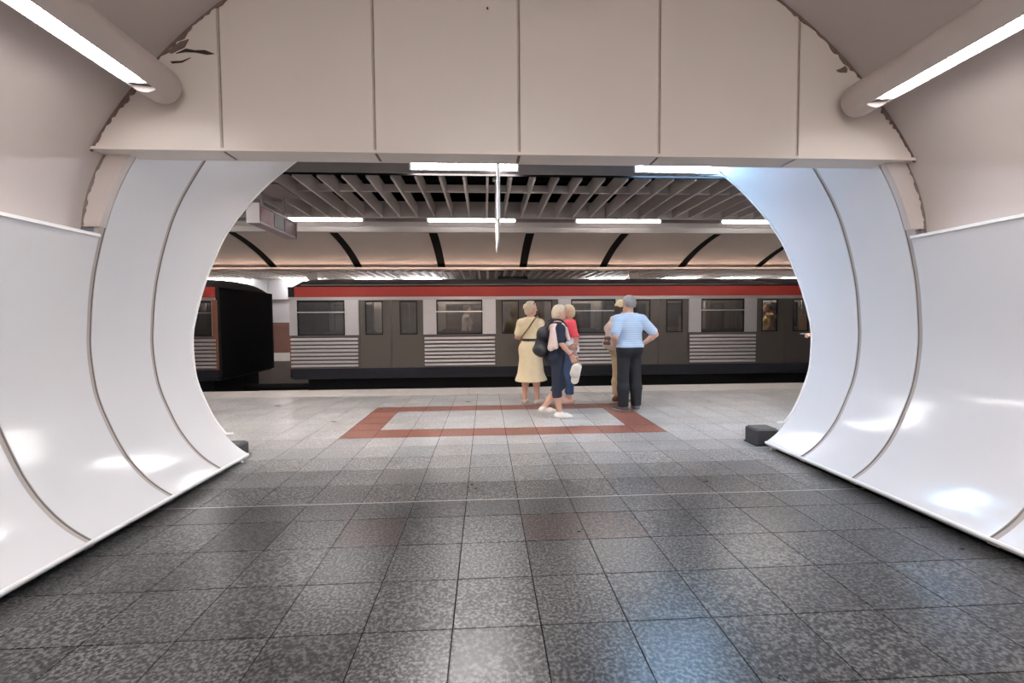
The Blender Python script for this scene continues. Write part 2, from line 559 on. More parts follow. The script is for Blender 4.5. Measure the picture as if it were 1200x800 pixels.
for x in JX:
    MB().box(x - 0.016, x + 0.016, FASCIA_Y + 0.004, FASCIA_Y + 0.028, FZ, vault_z(x)).build('joint_strip', M['fascia_joint'], fa)
    for dx in (-0.0135, 0.004):
        MB().box(x + dx - 0.0022, x + dx + 0.0022, FASCIA_Y + 0.004, FASCIA_Y + 0.012, FZ, vault_z(x)).build('joint_bead', M['stain'], fa)
    MB().box(x - 0.013, x + 0.013, FASCIA_Y, FASCIA_Y + 0.20, FZ + 0.004, FZ + 0.012).build('soffit_joint', M['stain'], fa)
MB().box(XC - 3.06, XC + 3.06, FASCIA_Y - 0.012, FASCIA_Y + 0.004, FZ - 0.006, FZ + 0.014).build('bottom_angle', M['fascia'], fa)
MB().box(XC - 3.0, XC + 3.0, FASCIA_Y + 0.20, FASCIA_Y + 0.22, FZ, FZ + 0.75).build('rear_board', M['fascia'], fa)
# crumbling sealant in the corner of fascia and vault
for side in (-1, 1):
    rr2 = random.Random(11 + side)
    segs = [(2.62, 0.030), (2.70, 0.026), (2.80, 0.022), (2.86, 0.03), (2.93, 0.045), (2.98, 0.06), (3.03, 0.055), (3.1, 0.03), (3.2, 0.02), (3.3, 0.03), (3.38, 0.055), (3.44, 0.05), (3.5, 0.022), (3.56, 0.028), (3.63, 0.03), (3.7, 0.04), (3.76, 0.03), (3.83, 0.022), (3.95, 0.02)]
    zs = np.arange(2.62, 3.95, 0.018)
    mb = MB(); N2 = 0
    for z in zs:
        wd = float(np.interp(z, [s[0] for s in segs], [s[1] for s in segs])) * (0.35 + 0.75 * rr2.random()) * (0.75 if side < 0 else 0.8)
        hx = math.sqrt(VR * VR - (z - VZ) ** 2)
        nx, nz = hx / VR, (z - VZ) / VR
        for dd in (-0.002, wd):
            for yy in (FASCIA_Y - 0.006, FASCIA_Y + 0.004):
                mb.v.append((XC + side * (hx - nx * dd), yy, z - nz * dd))
        N2 += 1
    for k in range(N2 - 1):
        q = 4 * k
        mb.f += [(q, q + 4, q + 6, q + 2), (q + 1, q + 3, q + 7, q + 5), (q + 2, q + 6, q + 7, q + 3), (q, q + 1, q + 5, q + 4)]
    mb.build('corner_sealant', M['stain'], fa)


def patch(pts, mat, y=FASCIA_Y, th=0.006):
    mb = MB(); n = len(pts)
    mb.v = [(x, y - th, z) for x, z in pts] + [(x, y + 0.002, z) for x, z in pts]
    mb.f = [tuple(range(n))] + [(i, (i + 1) % n, n + (i + 1) % n, n + i) for i in range(n)]
    return mb.build('peeled_patch', mat, fa)


patch([(-2.16, 3.30), (-2.09, 3.335), (-2.03, 3.325), (-1.96, 3.328), (-1.90, 3.305), (-1.95, 3.298), (-2.03, 3.312), (-2.10, 3.312)], M['stain_dark'])
patch([(-2.19, 3.30), (-2.10, 3.345), (-2.07, 3.40), (-2.13, 3.38), (-2.22, 3.31)], M['stain'])
patch([(-2.2, 3.245), (-2.12, 3.25), (-2.06, 3.275), (-2.12, 3.24), (-2.19, 3.232)], M['stain_dark'])
patch([(2.70, 3.30), (2.74, 3.315), (2.77, 3.335), (2.79, 3.31), (2.785, 3.285), (2.73, 3.285)], M['stain'])
patch([(-1.74, 3.72), (-1.69, 3.735), (-1.65, 3.73), (-1.66, 3.715), (-1.71, 3.71)], M['stain_dark'])
patch([(0.03, 3.68), (0.038, 3.69), (0.044, 3.675), (0.036, 3.668)], M['stain_dark'])

# wall that closes the passage behind the camera, and the lid above the rings
wb = box('wall_back', M['plaster'], None, XC - 3.7, XC + 3.7, BACK_Y - 0.1, BACK_Y, 0, 4.5)
tag(wb, 'plain matte wall closing the passage far behind the viewer', 'wall', kind='structure')
ln = box('ceiling_link', M['void'], None, XC - 3.0, XC + 3.0, FASCIA_Y + 0.24, 5.50, 3.32, 3.40)
tag(ln, 'dark hidden ceiling between the fascia and the platform grille', 'ceiling', kind='structure')

# ------------------------------------------------------------------ floors
T = 0.405
X0 = -0.162
Y0 = 3.558                     # the expansion strip
JW = 0.0028


def tile_mesh(name, w, d, mat='granite'):
    mb = MB().bev(-w / 2, w / 2, -d / 2, d / 2, -0.02, 0.0, 0.0005)
    o = mb.build(name, M[mat])
    me = o.data
    bpy.data.objects.remove(o)
    return me


TM = tile_mesh('tile', T - 2 * JW, T - 2 * JW)
TM_P = tile_mesh('tile', T - 2 * JW, T - 2 * JW, 'granite_soft')
TM_M = tile_mesh('tile', T - 2 * JW, T - 2 * JW, 'granite_mid')
TM_CUT = tile_mesh('tile', T - 2 * JW, 0.2965 - 2 * JW)
RED_MEMO = {}


def tint_passage(c, r):
    g = rnd.gauss(0.072, 0.008)
    g = min(max(g, 0.048), 0.085)
    w = rnd.uniform(-0.02, 0.035)
    col = [g * (1 + w), g * (1 - w * 0.2), g * (1 - w * 0.4)]
    if (c, r) in ((1, 1), (2, 1)):                    # the two brownish tiles
        col = [0.064, 0.046, 0.041]
    if (c, r) == (-2, 1):
        col = [0.070, 0.056, 0.054]
    if (c, r) in ((-4, 1),):
        col = [0.046, 0.044, 0.043]
    return col


def tint_platform(c, k):
    if 5 <= k < 10 and -4 <= c < 6 and (k in (5, 9) or c in (-4, 5)):
        g = rnd.uniform(0.9, 1.1)
        return [0.30 * g, 0.125 * g, 0.095 * g]
    f = min(max((k - 0.0) / 5.0, 0), 1)  # rows lighten away from the strip: wear plus stronger light painted in
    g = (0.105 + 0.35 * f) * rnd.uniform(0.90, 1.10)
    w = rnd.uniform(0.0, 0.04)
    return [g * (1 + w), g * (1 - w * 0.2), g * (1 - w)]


def put_tile(me, col, x, y, parent):
    o = bpy.data.objects.new('tile', me)
    C.objects.link(o)
    o.location = (x, y, 0)
    o.color = (*col, 1)
    o.parent = parent


def mass(name, cells, parent, mat='granite_mass'):
    vs, fs, cols = [], [], []
    for (x0, x1, y0, y1, col) in cells:
        o = len(vs)
        a = JW
        vs += [(x0 + a, y0 + a, 0), (x1 - a, y0 + a, 0), (x1 - a, y1 - a, 0), (x0 + a, y1 - a, 0), (x0 + a, y0 + a, -0.02), (x1 - a, y0 + a, -0.02), (x1 - a, y1 - a, -0.02), (x0 + a, y1 - a, -0.02)]
        fs += [(o, o + 1, o + 2, o + 3), (o, o + 4, o + 5, o + 1), (o + 1, o + 5, o + 6, o + 2), (o + 2, o + 6, o + 7, o + 3), (o + 3, o + 7, o + 4, o)]
        cols += [col] * 5
    me = bpy.data.meshes.new(name)
    me.from_pydata(vs, [], fs)
    at = me.attributes.new('tint', 'FLOAT_COLOR', 'FACE')
    at.data.foreach_set('color', [c for col in cols for c in (*col, 1.0)])
    me.materials.append(M[mat])
    o = bpy.data.objects.new(name, me)
    C.objects.link(o)
    o.parent = parent
    o['kind'] = 'stuff'
    return o


fl = empty('floor')
tag(fl, 'speckled grey granite tile floor of the passage', 'floor', kind='structure')
MB().box(XC - 3.3, XC + 3.3, BACK_Y, Y0 + 0.006, -0.12, -0.003).build('joint_bed', M['joint'], fl)
MB().box(XC - 2.86, XC + 2.86, Y0 - 0.004, Y0 + 0.005, -0.02, 0.0006).build('expansion_strip', M['strip_metal'], fl)
rest = []
CUT = 0.2965
for c in range(-7, 8):
    xa = X0 + c * T
    put_tile(TM_CUT, tint_passage(c, 0), xa + T / 2, Y0 - CUT / 2, fl)
    for r in range(1, 24):
        y1 = Y0 - CUT - (r - 1) * T
        col = tint_passage(c, r)
        if y1 > 0.9:
            put_tile(TM, col, xa + T / 2, y1 - T / 2, fl)
        else:
            rest.append((xa, xa + T, y1 - T, y1, col))
mass('tile_field', rest, fl)

EDGE_Y = 9.655
STRIP_Y = Y0 + 13 * T
fp = empty('floor_platform')
tag(fp, 'pale granite tile platform with a red tile frame', 'floor', kind='structure')
MB().box(-14, 15, Y0 + 0.006, EDGE_Y - 0.02, -0.12, -0.003).build('joint_bed', M['joint'], fp)
cells = []
for k in range(13):
    ya = Y0 + k * T
    for c in range(-34, 36):
        xa = X0 + c * T
        if ya < 4.6 and not (-7 <= c < 8):
            continue
        cx, cy = xa + T / 2, ya + T / 2
        vis = -0.645 * cy - 0.3 < cx < 0.70 * cy + 0.3
        # the opening hides what lies beyond the rings
        if cy > 4.7:
            vis = vis and -2.75 / 4.85 * cy - 0.1 < cx < 3.25 / 4.75 * cy + 0.1
        cells.append((0 if vis else 1, k, abs(cx - 0.3), c, xa, ya))
cells.sort()
rest = []
for i, (nv, k, _, c, xa, ya) in enumerate(cells):
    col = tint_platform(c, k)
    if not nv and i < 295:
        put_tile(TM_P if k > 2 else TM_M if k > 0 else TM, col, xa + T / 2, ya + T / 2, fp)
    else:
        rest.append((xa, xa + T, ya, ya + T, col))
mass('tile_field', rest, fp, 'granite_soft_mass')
for i in range(-12, 13):
    x = 0.25 + i * 1.2
    MB().bev(x - 0.598, x + 0.598, STRIP_Y + 0.004, EDGE_Y, -0.10, 0.004, 0.004).build('edge_slab', M['edge_stone'], fp)
MB().box(-14, 15, EDGE_Y - 0.12, EDGE_Y - 0.03, -1.05, -0.10).build('platform_face', M['black'], fp)

# ------------------------------------------------------------------ platform side walls
for side, nm in ((-1, 'wall_platform_left'), (1, 'wall_platform_right')):
    zs = [0.0, 0.28, 0.6, 0.84, 1.1, 1.35, 1.6, 1.9, 2.28, 2.62, 3.0, 3.3, 3.7]
    far = 13.0
    w = empty(nm)
    tag(w, f'curved white platform wall to the {"left" if side < 0 else "right"} of the opening', 'wall', kind='structure')
    hx_in = [float(np.interp(z, [p[1] for p in PROF], [p[0] for p in PROF])) + 0.05 for z in zs]
    ncol = 8
    for q in range(ncol):
        mb = MB()
        for z, h in zip(zs, hx_in):
            xa = h + (far - h) * q / ncol + (0.008 if q else 0)
            xb = h + (far - h) * (q + 1) / ncol - 0.008
            for x in (xa, xb):
                for dy in (0, -0.03):
                    mb.v.append((XC + side * x, edge_y(z) + dy, z))
        for i in range(len(zs) - 1):
            o = 4 * i
            mb.f += [(o, o + 2, o + 6, o + 4), (o + 1, o + 5, o + 7, o + 3), (o, o + 4, o + 5, o + 1), (o + 2, o + 3, o + 7, o + 6)]
        mb.build('panel', M['far_wall'], w, True)

# rubber buffers at the feet of the opening
for side, x0, x1, y0, y1, h, word in ((-1, -2.80, -2.535, 4.80, 5.02, 0.15, 'left'), (1, 2.98, 3.24, 4.86, 5.10, 0.185, 'right')):
    o = empty('rubber_buffer', ((x0 + x1) / 2, (y0 + y1) / 2, 0))
    cx, cy = (x0 + x1) / 2, (y0 + y1) / 2
    MB().bev(x0 - cx, x1 - cx, y0 - cy, y1 - cy, 0.0, h, 0.018).build('block', M['rubber'], o)
    MB().bev(x0 - cx - 0.008, x1 - cx + 0.008, y0 - cy - 0.008, y1 - cy + 0.008, 0.0, 0.012, 0.004).build('foot_plate', M['gap_dark'], o)
    tag(o, f'dark grey rubber block at the foot of the {word} opening edge', 'buffer', 'buffer blocks at the opening')

# ------------------------------------------------------------------ passage lamps
LR = 0.122


def tube_lamp(hx, z, y0, y1, side, label):
    x = XC + side * hx
    o = empty('tube_lamp', (x, y0, z))
    tag(o, label, 'lamp', 'tubular lamps under the passage vault')
    L = y1 - y0
    s0, s1 = 0.16, L - 0.20          # the lit slot along the lamp
    half = R(38)
    aim = -math.pi / 2 + side * R(5)     # slot looks down
    n = 30
    arc = [aim + half + (2 * math.pi - 2 * half) * k / n for k in range(n + 1)]
    mb = MB()
    out = [[(LR * math.cos(a), y, LR * math.sin(a)) for a in arc] for y in (s0, s1)]
    inn = [[((LR - 0.006) * math.cos(a), y, (LR - 0.006) * math.sin(a)) for a in arc] for y in (s1, s0)]
    mb.loft(out + inn + [out[0]], closed=False)
    mb.build('housing', M['lamp_body'], o, True)
    for (ya, yb, rounded) in ((0.0, s0, False), (s1, L, True)):
        mb = MB()
        prof = [(ya, LR), (yb - 0.03, LR), (yb - 0.012, LR - 0.008), (yb - 0.003, LR - 0.022), (yb, LR - 0.045)] if rounded else [(ya, LR), (yb, LR)]
        mb.loft([[(r * math.cos(2 * math.pi * k / 32), y, r * math.sin(2 * math.pi * k / 32)) for k in range(32)] for y, r in prof], True, True)
        mb.build('end_cap', M['lamp_body'], o, True)
    ca, sa = math.cos(aim), math.sin(aim)

    def pt(u, d, y):               # u across the slot, d depth along the aim
        return (ca * d - sa * u, y, sa * d + ca * u)
    hw = LR * math.sin(half)
    dd = LR * math.cos(half)
    # reflector trough and tube
    mb = MB()
    mb.loft([[pt(u, d, y) for u, d in ((-hw, dd), (-hw * 0.9, dd - 0.05), (0, dd - 0.075), (hw * 0.9, dd - 0.05), (hw, dd))] for y in (s0, s1)], closed=False)
    mb.build('reflector', M['lamp_fin'], o)
    MB().box(-0.001, 0.001, s0, s0 + 0.001, 0, 0.001)
    mb = MB()
    mb.loft([[pt(u, d, y) for u, d in ((-hw * 0.82, dd - 0.016), (hw * 0.82, dd - 0.016), (hw * 0.82, dd - 0.022), (-hw * 0.82, dd - 0.022))] for y in (s0 + 0.02, s1 - 0.10)], True, True)
    mb.build('lit_tube', M['tube'], o)
    mb = MB()
    mb.loft([[pt(u, d, y) for u, d in ((-hw * 0.95, dd - 0.012), (hw * 0.95, dd - 0.012), (hw * 0.9, dd - 0.05), (-hw * 0.9, dd - 0.05))] for y in (s1 - 0.045, s1 - 0.003)], True, True)
    mb.build('slot_end', M['lamp_dark'], o)
    mb = MB()
    y = s0 + 0.02
    while y < s1 - 0.06:
        mb.loft([[pt(u, d, y + q) for u, d in ((-hw, dd - 0.001), (-hw * 0.5, dd + 0.008), (hw * 0.5, dd + 0.008), (hw, dd - 0.001), (hw * 0.5, dd - 0.012), (-hw * 0.5, dd - 0.012))] for q in (0, 0.0035)], True, True)
        y += 0.034
    f = mb.build('louvre', M['lamp_fin'], o, kind='stuff')
    # brackets to the vault
    nrm = Vector((side * hx, 0, z - VZ)).normalized()
    for yb in (0.3, L - 0.12 if False else L - 0.55):
        a = nrm * (LR - 0.01)
        b = nrm * (VR - math.hypot(hx, z - VZ) + 0.01)
        MB().cyl((a.x, yb, a.z), (b.x, yb, b.z), 0.016, 10).build('bracket', M['lamp_body'], o, True)
    return o


tube_lamp(2.50, 3.03, 0.35, 3.40, -1, 'left tubular ceiling lamp with a lit downward slot, ending at the fascia')
tube_lamp(2.50, 3.03, 0.35, 3.40, 1, 'right tubular ceiling lamp with a lit downward slot, ending at the fascia')
tube_lamp(2.50, 3.03, -2.85, 0.25, -1, 'left tubular ceiling lamp behind the viewer')
tube_lamp(2.50, 3.03, -2.85, 0.25, 1, 'right tubular ceiling lamp behind the viewer')
tube_lamp(2.50, 3.03, -5.95, -2.95, -1, 'left tubular ceiling lamp at the back wall')
tube_lamp(2.50, 3.03, -5.95, -2.95, 1, 'right tubular ceiling lamp at the back wall')

# unseen lamps added behind the viewer to brighten fascia and walls
for y, word in ((-2.2, 'nearer'), (-4.4, 'farther')):
    o = empty('crown_fill_light', (XC, y, 3.98))
    MB().bev(-1.13, 1.13, -0.38, 0.38, 0.05, 0.14, 0.02).build('housing', M['lamp_body'], o)
    MB().loft([[(x, yy, z) for yy, z in ((-0.36, 0.05), (-0.33, 0.0), (0.33, 0.0), (0.36, 0.05))] for x in (-1.1, 1.1)], True, True).build('diffuser', M['crown_fill'], o)
    for sx in (-0.5, 0.5):
        MB().cyl((sx, 0, 0.13), (sx, 0, 0.38), 0.012, 8).build('hanger_rod', M['lamp_body'], o)
    tag(o, f'added fill light under the crown of the vault behind the viewer, the {word} one', 'light', 'added fill lights behind the viewer')

# ------------------------------------------------------------------ platform ceiling
cp = empty('ceiling_platform')
tag(cp, 'grey baffle grille ceiling over the platform', 'ceiling', kind='structure')
BX0 = 0.042 - 0.2845 * 36
bm0 = MB().box(-0.014, 0.014, 5.60, 7.66, 3.108, 3.30).build('baffle', M['baffle'], cp)
bm0.location.x = BX0
for i in range(1, 75):
    inst(bm0, cp, (BX0 + i * 0.2845, 0, 0))
for y in (6.35,):
    MB().box(-11, 12, y, y + 0.04, 3.155, 3.25).build('cross_rail', M['baffle'], cp)
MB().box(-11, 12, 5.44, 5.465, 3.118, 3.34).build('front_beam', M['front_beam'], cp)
MB().box(-11, 12, 5.54, 5.56, 3.120, 3.34).build('front_light_screen', M['near_black'], cp)  # near-black board shaped to keep the emitter's light off the baffle tips
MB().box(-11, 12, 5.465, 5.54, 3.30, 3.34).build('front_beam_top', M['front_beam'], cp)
MB().box(-11, 12, 7.66, 7.72, 3.10, 3.36).build('rear_rail', M['baffle'], cp)
MB().box(-11, 12, 8.33, 8.35, 3.085, 3.172).box(-11, 12, 8.35, 8.50, 3.150, 3.172).build('rear_beam', M['beam'], cp)
MB().box(-11, 12, 9.06, 9.14, 3.13, 3.5).build('vault_edge_beam', M['beam'], cp)
MB().box(-11, 12, 8.50, 9.14, 3.45, 3.5).build('edge_link', M['baffle'], cp)
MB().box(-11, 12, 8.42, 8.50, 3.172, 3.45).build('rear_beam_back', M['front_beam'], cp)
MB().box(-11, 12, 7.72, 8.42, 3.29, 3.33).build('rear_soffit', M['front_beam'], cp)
MB().box(-11, 12, 8.50, 8.56, 3.45, 3.86).build('void_back', M['near_black'], cp)
MB().box(-11, 12, 5.45, 8.60, 3.80, 3.86).build('void_top', M['near_black'], cp)  # shade of the void put into the colour
MB().box(-11, 12, 5.48, 5.54, 3.34, 3.82).build('void_front', M['near_black'], cp)
for i in range(5):
    y = 5.9 + i * 0.5
    MB().cyl((-11, y, 3.52 + 0.05 * (i % 2)), (12, y, 3.52 + 0.05 * (i % 2)), 0.03 + 0.015 * (i % 3), 8).build('conduit', M['near_black'], cp)

front = []
for i, (x0, x1, m_, lab) in enumerate(((-0.835, 0.382, 'plat_lamp', 'bright white strip light over the near side of the platform'),
                                       (1.797, 2.95, 'plat_lamp_blue', 'cool bluish strip light touching the right opening edge'),
                                       (-4.95, -3.73, 'plat_lamp', 'strip light hidden behind the left opening edge'),
                                       (4.43, 5.65, 'plat_lamp', 'strip light hidden behind the right opening edge'))):
    o = empty('strip_light', ((x0 + x1) / 2, 5.44, 3.15))
    h = (x1 - x0) / 2
    MB().box(-h, h, -0.010, -0.002, 0.004, 0.096).build('diffuser', M[m_], o)
    MB().box(-h, h, 0.030, 0.095, 0.004, 0.011).build('under_fill', M[m_.replace('lamp', 'under')], o)  # unseen emitter added inside the beam to light the platform
    MB().box(-h - 0.012, h + 0.012, -0.012, -0.0005, 0.096, 0.108).box(-h - 0.012, h + 0.012, -0.012, -0.0005, -0.008, 0.004).build('frame', M['lamp_fin'], o)
    for s_ in (-1, 1):
        MB().box(*sorted((s_ * h, s_ * (h + 0.022))), -0.013, -0.0005, -0.008, 0.108).build('end_cap', M['lamp_fin'], o)
    tag(o, lab, 'light', 'strip lights along the platform ceiling')
for i, (x0, x1) in enumerate(((-3.62, -2.16), (-1.0, 0.546), (1.67, 3.213), (4.39, 5.93), (-6.3, -4.75))):
    o = empty('strip_light', ((x0 + x1) / 2, 8.33, 3.18))
    h = (x1 - x0) / 2
    MB().box(-h - 0.03, h + 0.03, 0.03, 0.085, -0.005, 0.075).build('housing', M['beam'], o)
    MB().box(-h, h, 0.004, 0.030, 0.006, 0.044).build('diffuser', M['rear_lamp'], o)
    MB().box(-h, h, 0.045, 0.165, -0.048, -0.040).build('under_fill', M['rear_under'], o)  # unseen emitter added under the rear beam to light the platform edge
    for s_ in (-1, 1):
        MB().box(*sorted((s_ * h, s_ * (h + 0.025))), 0.002, 0.032, -0.006, 0.06).build('end_cap', M['lamp_fin'], o)
    where = ('behind the hanging display box', 'left of the middle of the far platform beam', 'right of the middle of the far platform beam', 'at the right end of the far platform beam', 'hidden left of the opening')[i]
    tag(o, f'thin white tube light {where}', 'light', 'tube lights along the rear ceiling beam')

# display box hanging on the left
o = empty('display_sign', (-2.715, 5.62, 2.575))
MB().bev(-0.075, 0.075, 0.0, 0.012, 0, 0.235, 0.004).build('end_plate', M['sign_white'], o)
MB().box(-0.07, 0.07, 0.012, 1.08, 0, 0.022).build('bottom_frame', M['sign_frame'], o)
MB().box(-0.07, 0.07, 0.012, 1.08, 0.213, 0.235).build('top_frame', M['sign_frame'], o)
MB().box(-0.055, 0.055, 0.012, 1.08, 0.022, 0.213).build('case', M['sign_frame'], o)
for s in (-1, 1):
    for (y0, y1, m_) in ((0.06, 0.40, 'led'), (0.43, 0.70, 'led_dark'), (0.73, 1.04, 'led')):
        MB().box(*sorted((s * 0.055, s * 0.060)), y0, y1, 0.035, 0.20).build('screen', M[m_], o)
MB().bev(-0.075, 0.075, 1.08, 1.092, 0, 0.235, 0.004).build('end_plate', M['sign_frame'], o)
MB().box(-0.15, 0.20, 0.22, 0.88, 0.515, 0.53).build('mounting_plate', M['sign_frame'], o)
for y in (0.25, 0.85):
    MB().cyl((0, y, 0.23), (0, y, 0.52), 0.018, 10).build('hanger', M['sign_frame'], o, True)
tag(o, 'hanging box display with white end and dark red screens under the grille', 'sign')

# thin sign plate hanging in the middle, seen edge on
o = empty('hanging_sign', (0.163, 5.30, 2.33))
MB().box(-0.010, 0.010, 0.0, 1.0, 0.0, 0.22).build('plate', M['sign_white'], o)
for y in (0.035, 0.965):
    MB().cyl((0, y, 0.16), (0, y, 1.0), 0.019, 12).build('hanger_rod', M['sign_white'], o, True)
    MB().cyl((0, y, 0.95), (0, y, 0.985), 0.05, 16).build('ceiling_rose', M['sign_white'], o, True)
MB().box(-0.016, 0.016, -0.006, 1.006, 0.205, 0.235).build('top_rail', M['sign_white'], o)
tag(o, 'thin white sign plate hanging edge on from a rod', 'sign')

# ------------------------------------------------------------------ vault over the tracks
vt = empty('ceiling_track')
tag(vt, 'curved panel vault over the tracks with black joints', 'ceiling', kind='structure')
VYC, VRR, VTOP = 14.0, 11.3, 4.38
ya_, yb_ = 9.12, 18.5


def tvz(y):
    return VTOP - VRR + math.sqrt(VRR ** 2 - (y - VYC) ** 2)


ys = [ya_ + (yb_ - ya_) * k / 30 for k in range(31)]
RIBX = [1.515 + 3.21 * i for i in range(-6, 7)]
for i in range(len(RIBX) - 1):
    xa, xb = RIBX[i] + 0.15, RIBX[i + 1] - 0.15
    MB().loft([[(xa, y, tvz(y)) for y in ys], [(xb, y, tvz(y)) for y in ys], [(xb, y, tvz(y) + 0.05) for y in ys], [(xa, y, tvz(y) + 0.05) for y in ys], [(xa, y, tvz(y)) for y in ys]], closed=False).build('vault_panel', M['vault_panel'], vt, True)
for x in RIBX:
    MB().loft([[(x - 0.16, y, tvz(y) + 0.03) for y in ys], [(x + 0.16, y, tvz(y) + 0.03) for y in ys], [(x + 0.16, y, tvz(y) + 0.09) for y in ys], [(x - 0.16, y, tvz(y) + 0.09) for y in ys], [(x - 0.16, y, tvz(y) + 0.03) for y in ys]], closed=False).build('black_joint', M['near_black'], vt, True)

nc = empty('hidden_cove_light', (0.5, 9.24, 3.20))  # unseen trough added to brighten the upper track vault
MB().box(-11, 11, -0.10, 0.10, 0.0, 0.01).box(-11, 11, 0.09, 0.10, 0.01, 0.05).build('trough', M['baffle'], nc)
for i in range(-7, 8):
    MB().cyl((i * 1.5 - 0.7, 0.0, 0.03), (i * 1.5 + 0.7, 0.0, 0.03), 0.016, 8).build('lamp_tube', M['near_fill'], nc)
tag(nc, 'added fill light trough above the platform edge, hidden by the rear beam', 'light')

# ------------------------------------------------------------------ tracks and far platform
tb = box('floor_track', M['track'], None, -18, 22, EDGE_Y - 0.05, 17.2, -1.25, -1.10)
tag(tb, 'dark track bed between the platforms', 'floor', kind='structure')
tk = empty('trim_1')
tag(tk, 'steel running rails of the two tracks', 'rail', kind='structure')
TRACK_Y = 11.0
for yc in (TRACK_Y, 15.2):
    for s in (-1, 1):
        y = yc + s * 0.7175
        MB().box(-18, 22, y - 0.07, y + 0.07, -1.10, -1.085).box(-18, 22, y - 0.012, y + 0.012, -1.085, -0.98).box(-18, 22, y - 0.036, y + 0.036, -0.98, -0.95).build('rail', M['rail'], tk)

ff = box('floor_far', M['edge_stone'], None, -18, 22, 17.2, 22.3, -1.1, 0.0)
tag(ff, 'pale floor of the opposite platform behind the train', 'floor', kind='structure')
cf = empty('ceiling_far')
tag(cf, 'slatted grille ceiling of the opposite platform', 'ceiling', kind='structure')
s0 = MB().box(-0.05, 0.05, 18.08, 21.7, 3.385, 3.46).build('slat', M['far_slat'], cf)
s0.location.x = -13.2
for i in range(1, 80):
    inst(s0, cf, (-13.2 + i * 0.36, 0, 0))
MB().box(-16, 20, 18.02, 18.08, 3.38, 3.50).build('front_beam', M['baffle'], cf)
MB().box(-16, 20, 18.1, 22.2, 3.75, 3.8).build('void_top', M['near_black'], cf)
cl = empty('hidden_cove_light', (2.0, 17.94, 3.36))
MB().box(-16, 16, -0.08, 0.08, 0.0, 0.01).box(-16, 16, -0.08, -0.07, 0.01, 0.06).build('trough', M['baffle'], cl)
for i in range(-10, 11):
    MB().cyl((i * 1.55 - 0.72, 0.01, 0.026), (i * 1.55 + 0.72, 0.01, 0.026), 0.013, 8).build('lamp_tube', M['cove_lamp'], cl)
tag(cl, 'cove light trough along the foot of the track vault', 'light')
wf = empty('wall_far')
tag(wf, 'white panelled wall of the opposite platform', 'wall', kind='structure')
for i in range(-8, 11):
    x = 0.4 + i * 1.6
    MB().box(x - 0.79, x + 0.79, 22.0, 22.06, 1.40, 2.45).build('panel', M['far_wall'], wf)
    MB().box(x - 0.79, x + 0.79, 21.98, 22.06, 0.0, 1.38).build('dado_panel', M['dado'], wf)
    MB().box(x - 0.79, x + 0.79, 21.9, 21.96, 2.47, 3.75).build('upper_panel', M['far_wall'], wf)
MB().box(-16, 20, 22.06, 22.2, 0, 3.8).build('backing', M['joint'], wf)
for i, (xa, xb) in enumerate(((-12.6, -10.9), (-9.1, -7.5), (-5.9, -4.3), (-3.7, -2.0), (4.9, 6.6), (8.6, 10.0), (11.3, 12.9), (14.4, 16.0))):
    o = empty('wall_light', ((xa + xb) / 2, 21.80, 3.36))
    h = (xb - xa) / 2
    MB().box(-h - 0.03, h + 0.03, -0.42, -0.20, 0.05, 0.09).build('housing', M['sign_white'], o)
    MB().loft([[(x_, y_, z_) for y_, z_ in ((-0.41, 0.05), (-0.40, -0.06), (-0.22, -0.06), (-0.21, 0.05))] for x_ in (-h, h)], True, True).build('diffuser', M['far_lamp'], o)
    tag(o, f'white light box high on the opposite wall, number {i + 1} from the left', 'light', 'light boxes on the opposite wall')
    o['label'] = ('white light box on the opposite wall left of the car gap, outermost', 'white light box on the opposite wall left of the car gap', 'white light box on the opposite wall seen above the car gap',
                  'white light box on the opposite wall above the first train window', 'white light box on the opposite wall above the third train door', 'white light box on the opposite wall above the fourth train window',
                  'white light box on the opposite wall near the right opening edge', 'white light box on the opposite wall beyond the right opening edge')[i]
o = empty('far_display', (1.25, 20.6, 3.13))
MB().bev(-0.66, 0.66, 0, 0.14, 0, 0.27, 0.01).build('case', M['black'], o)
MB().box(-0.6, 0.6, -0.006, 0, 0.03, 0.24).build('screen', M['led_dark'], o)
for s in (-0.5, 0.5):
    MB().cyl((s, 0.07, 0.26), (s, 0.07, 0.62), 0.02, 8).build('hanger', M['black'], o)
tag(o, 'black display box hanging over the opposite platform', 'sign')
for x, lab in ((-7.0, 'small white hanging sign above the left end of the near car'), (6.3, 'small white hanging sign over the right half of the train')):
    o = empty('small_sign', (x, 19.2, 3.12))
    MB().bev(-0.22, 0.22, 0, 0.06, 0, 0.3, 0.01).build('plate', M['sign_white'], o)
    MB().cyl((0, 0.03, 0.28), (0, 0.03, 0.5), 0.02, 8).build('hanger', M['sign_white'], o)
    tag(o, lab, 'sign')
# ------------------------------------------------------------------ the train
TY0, TY1 = 9.80, 12.20          # near and far sides of the cars


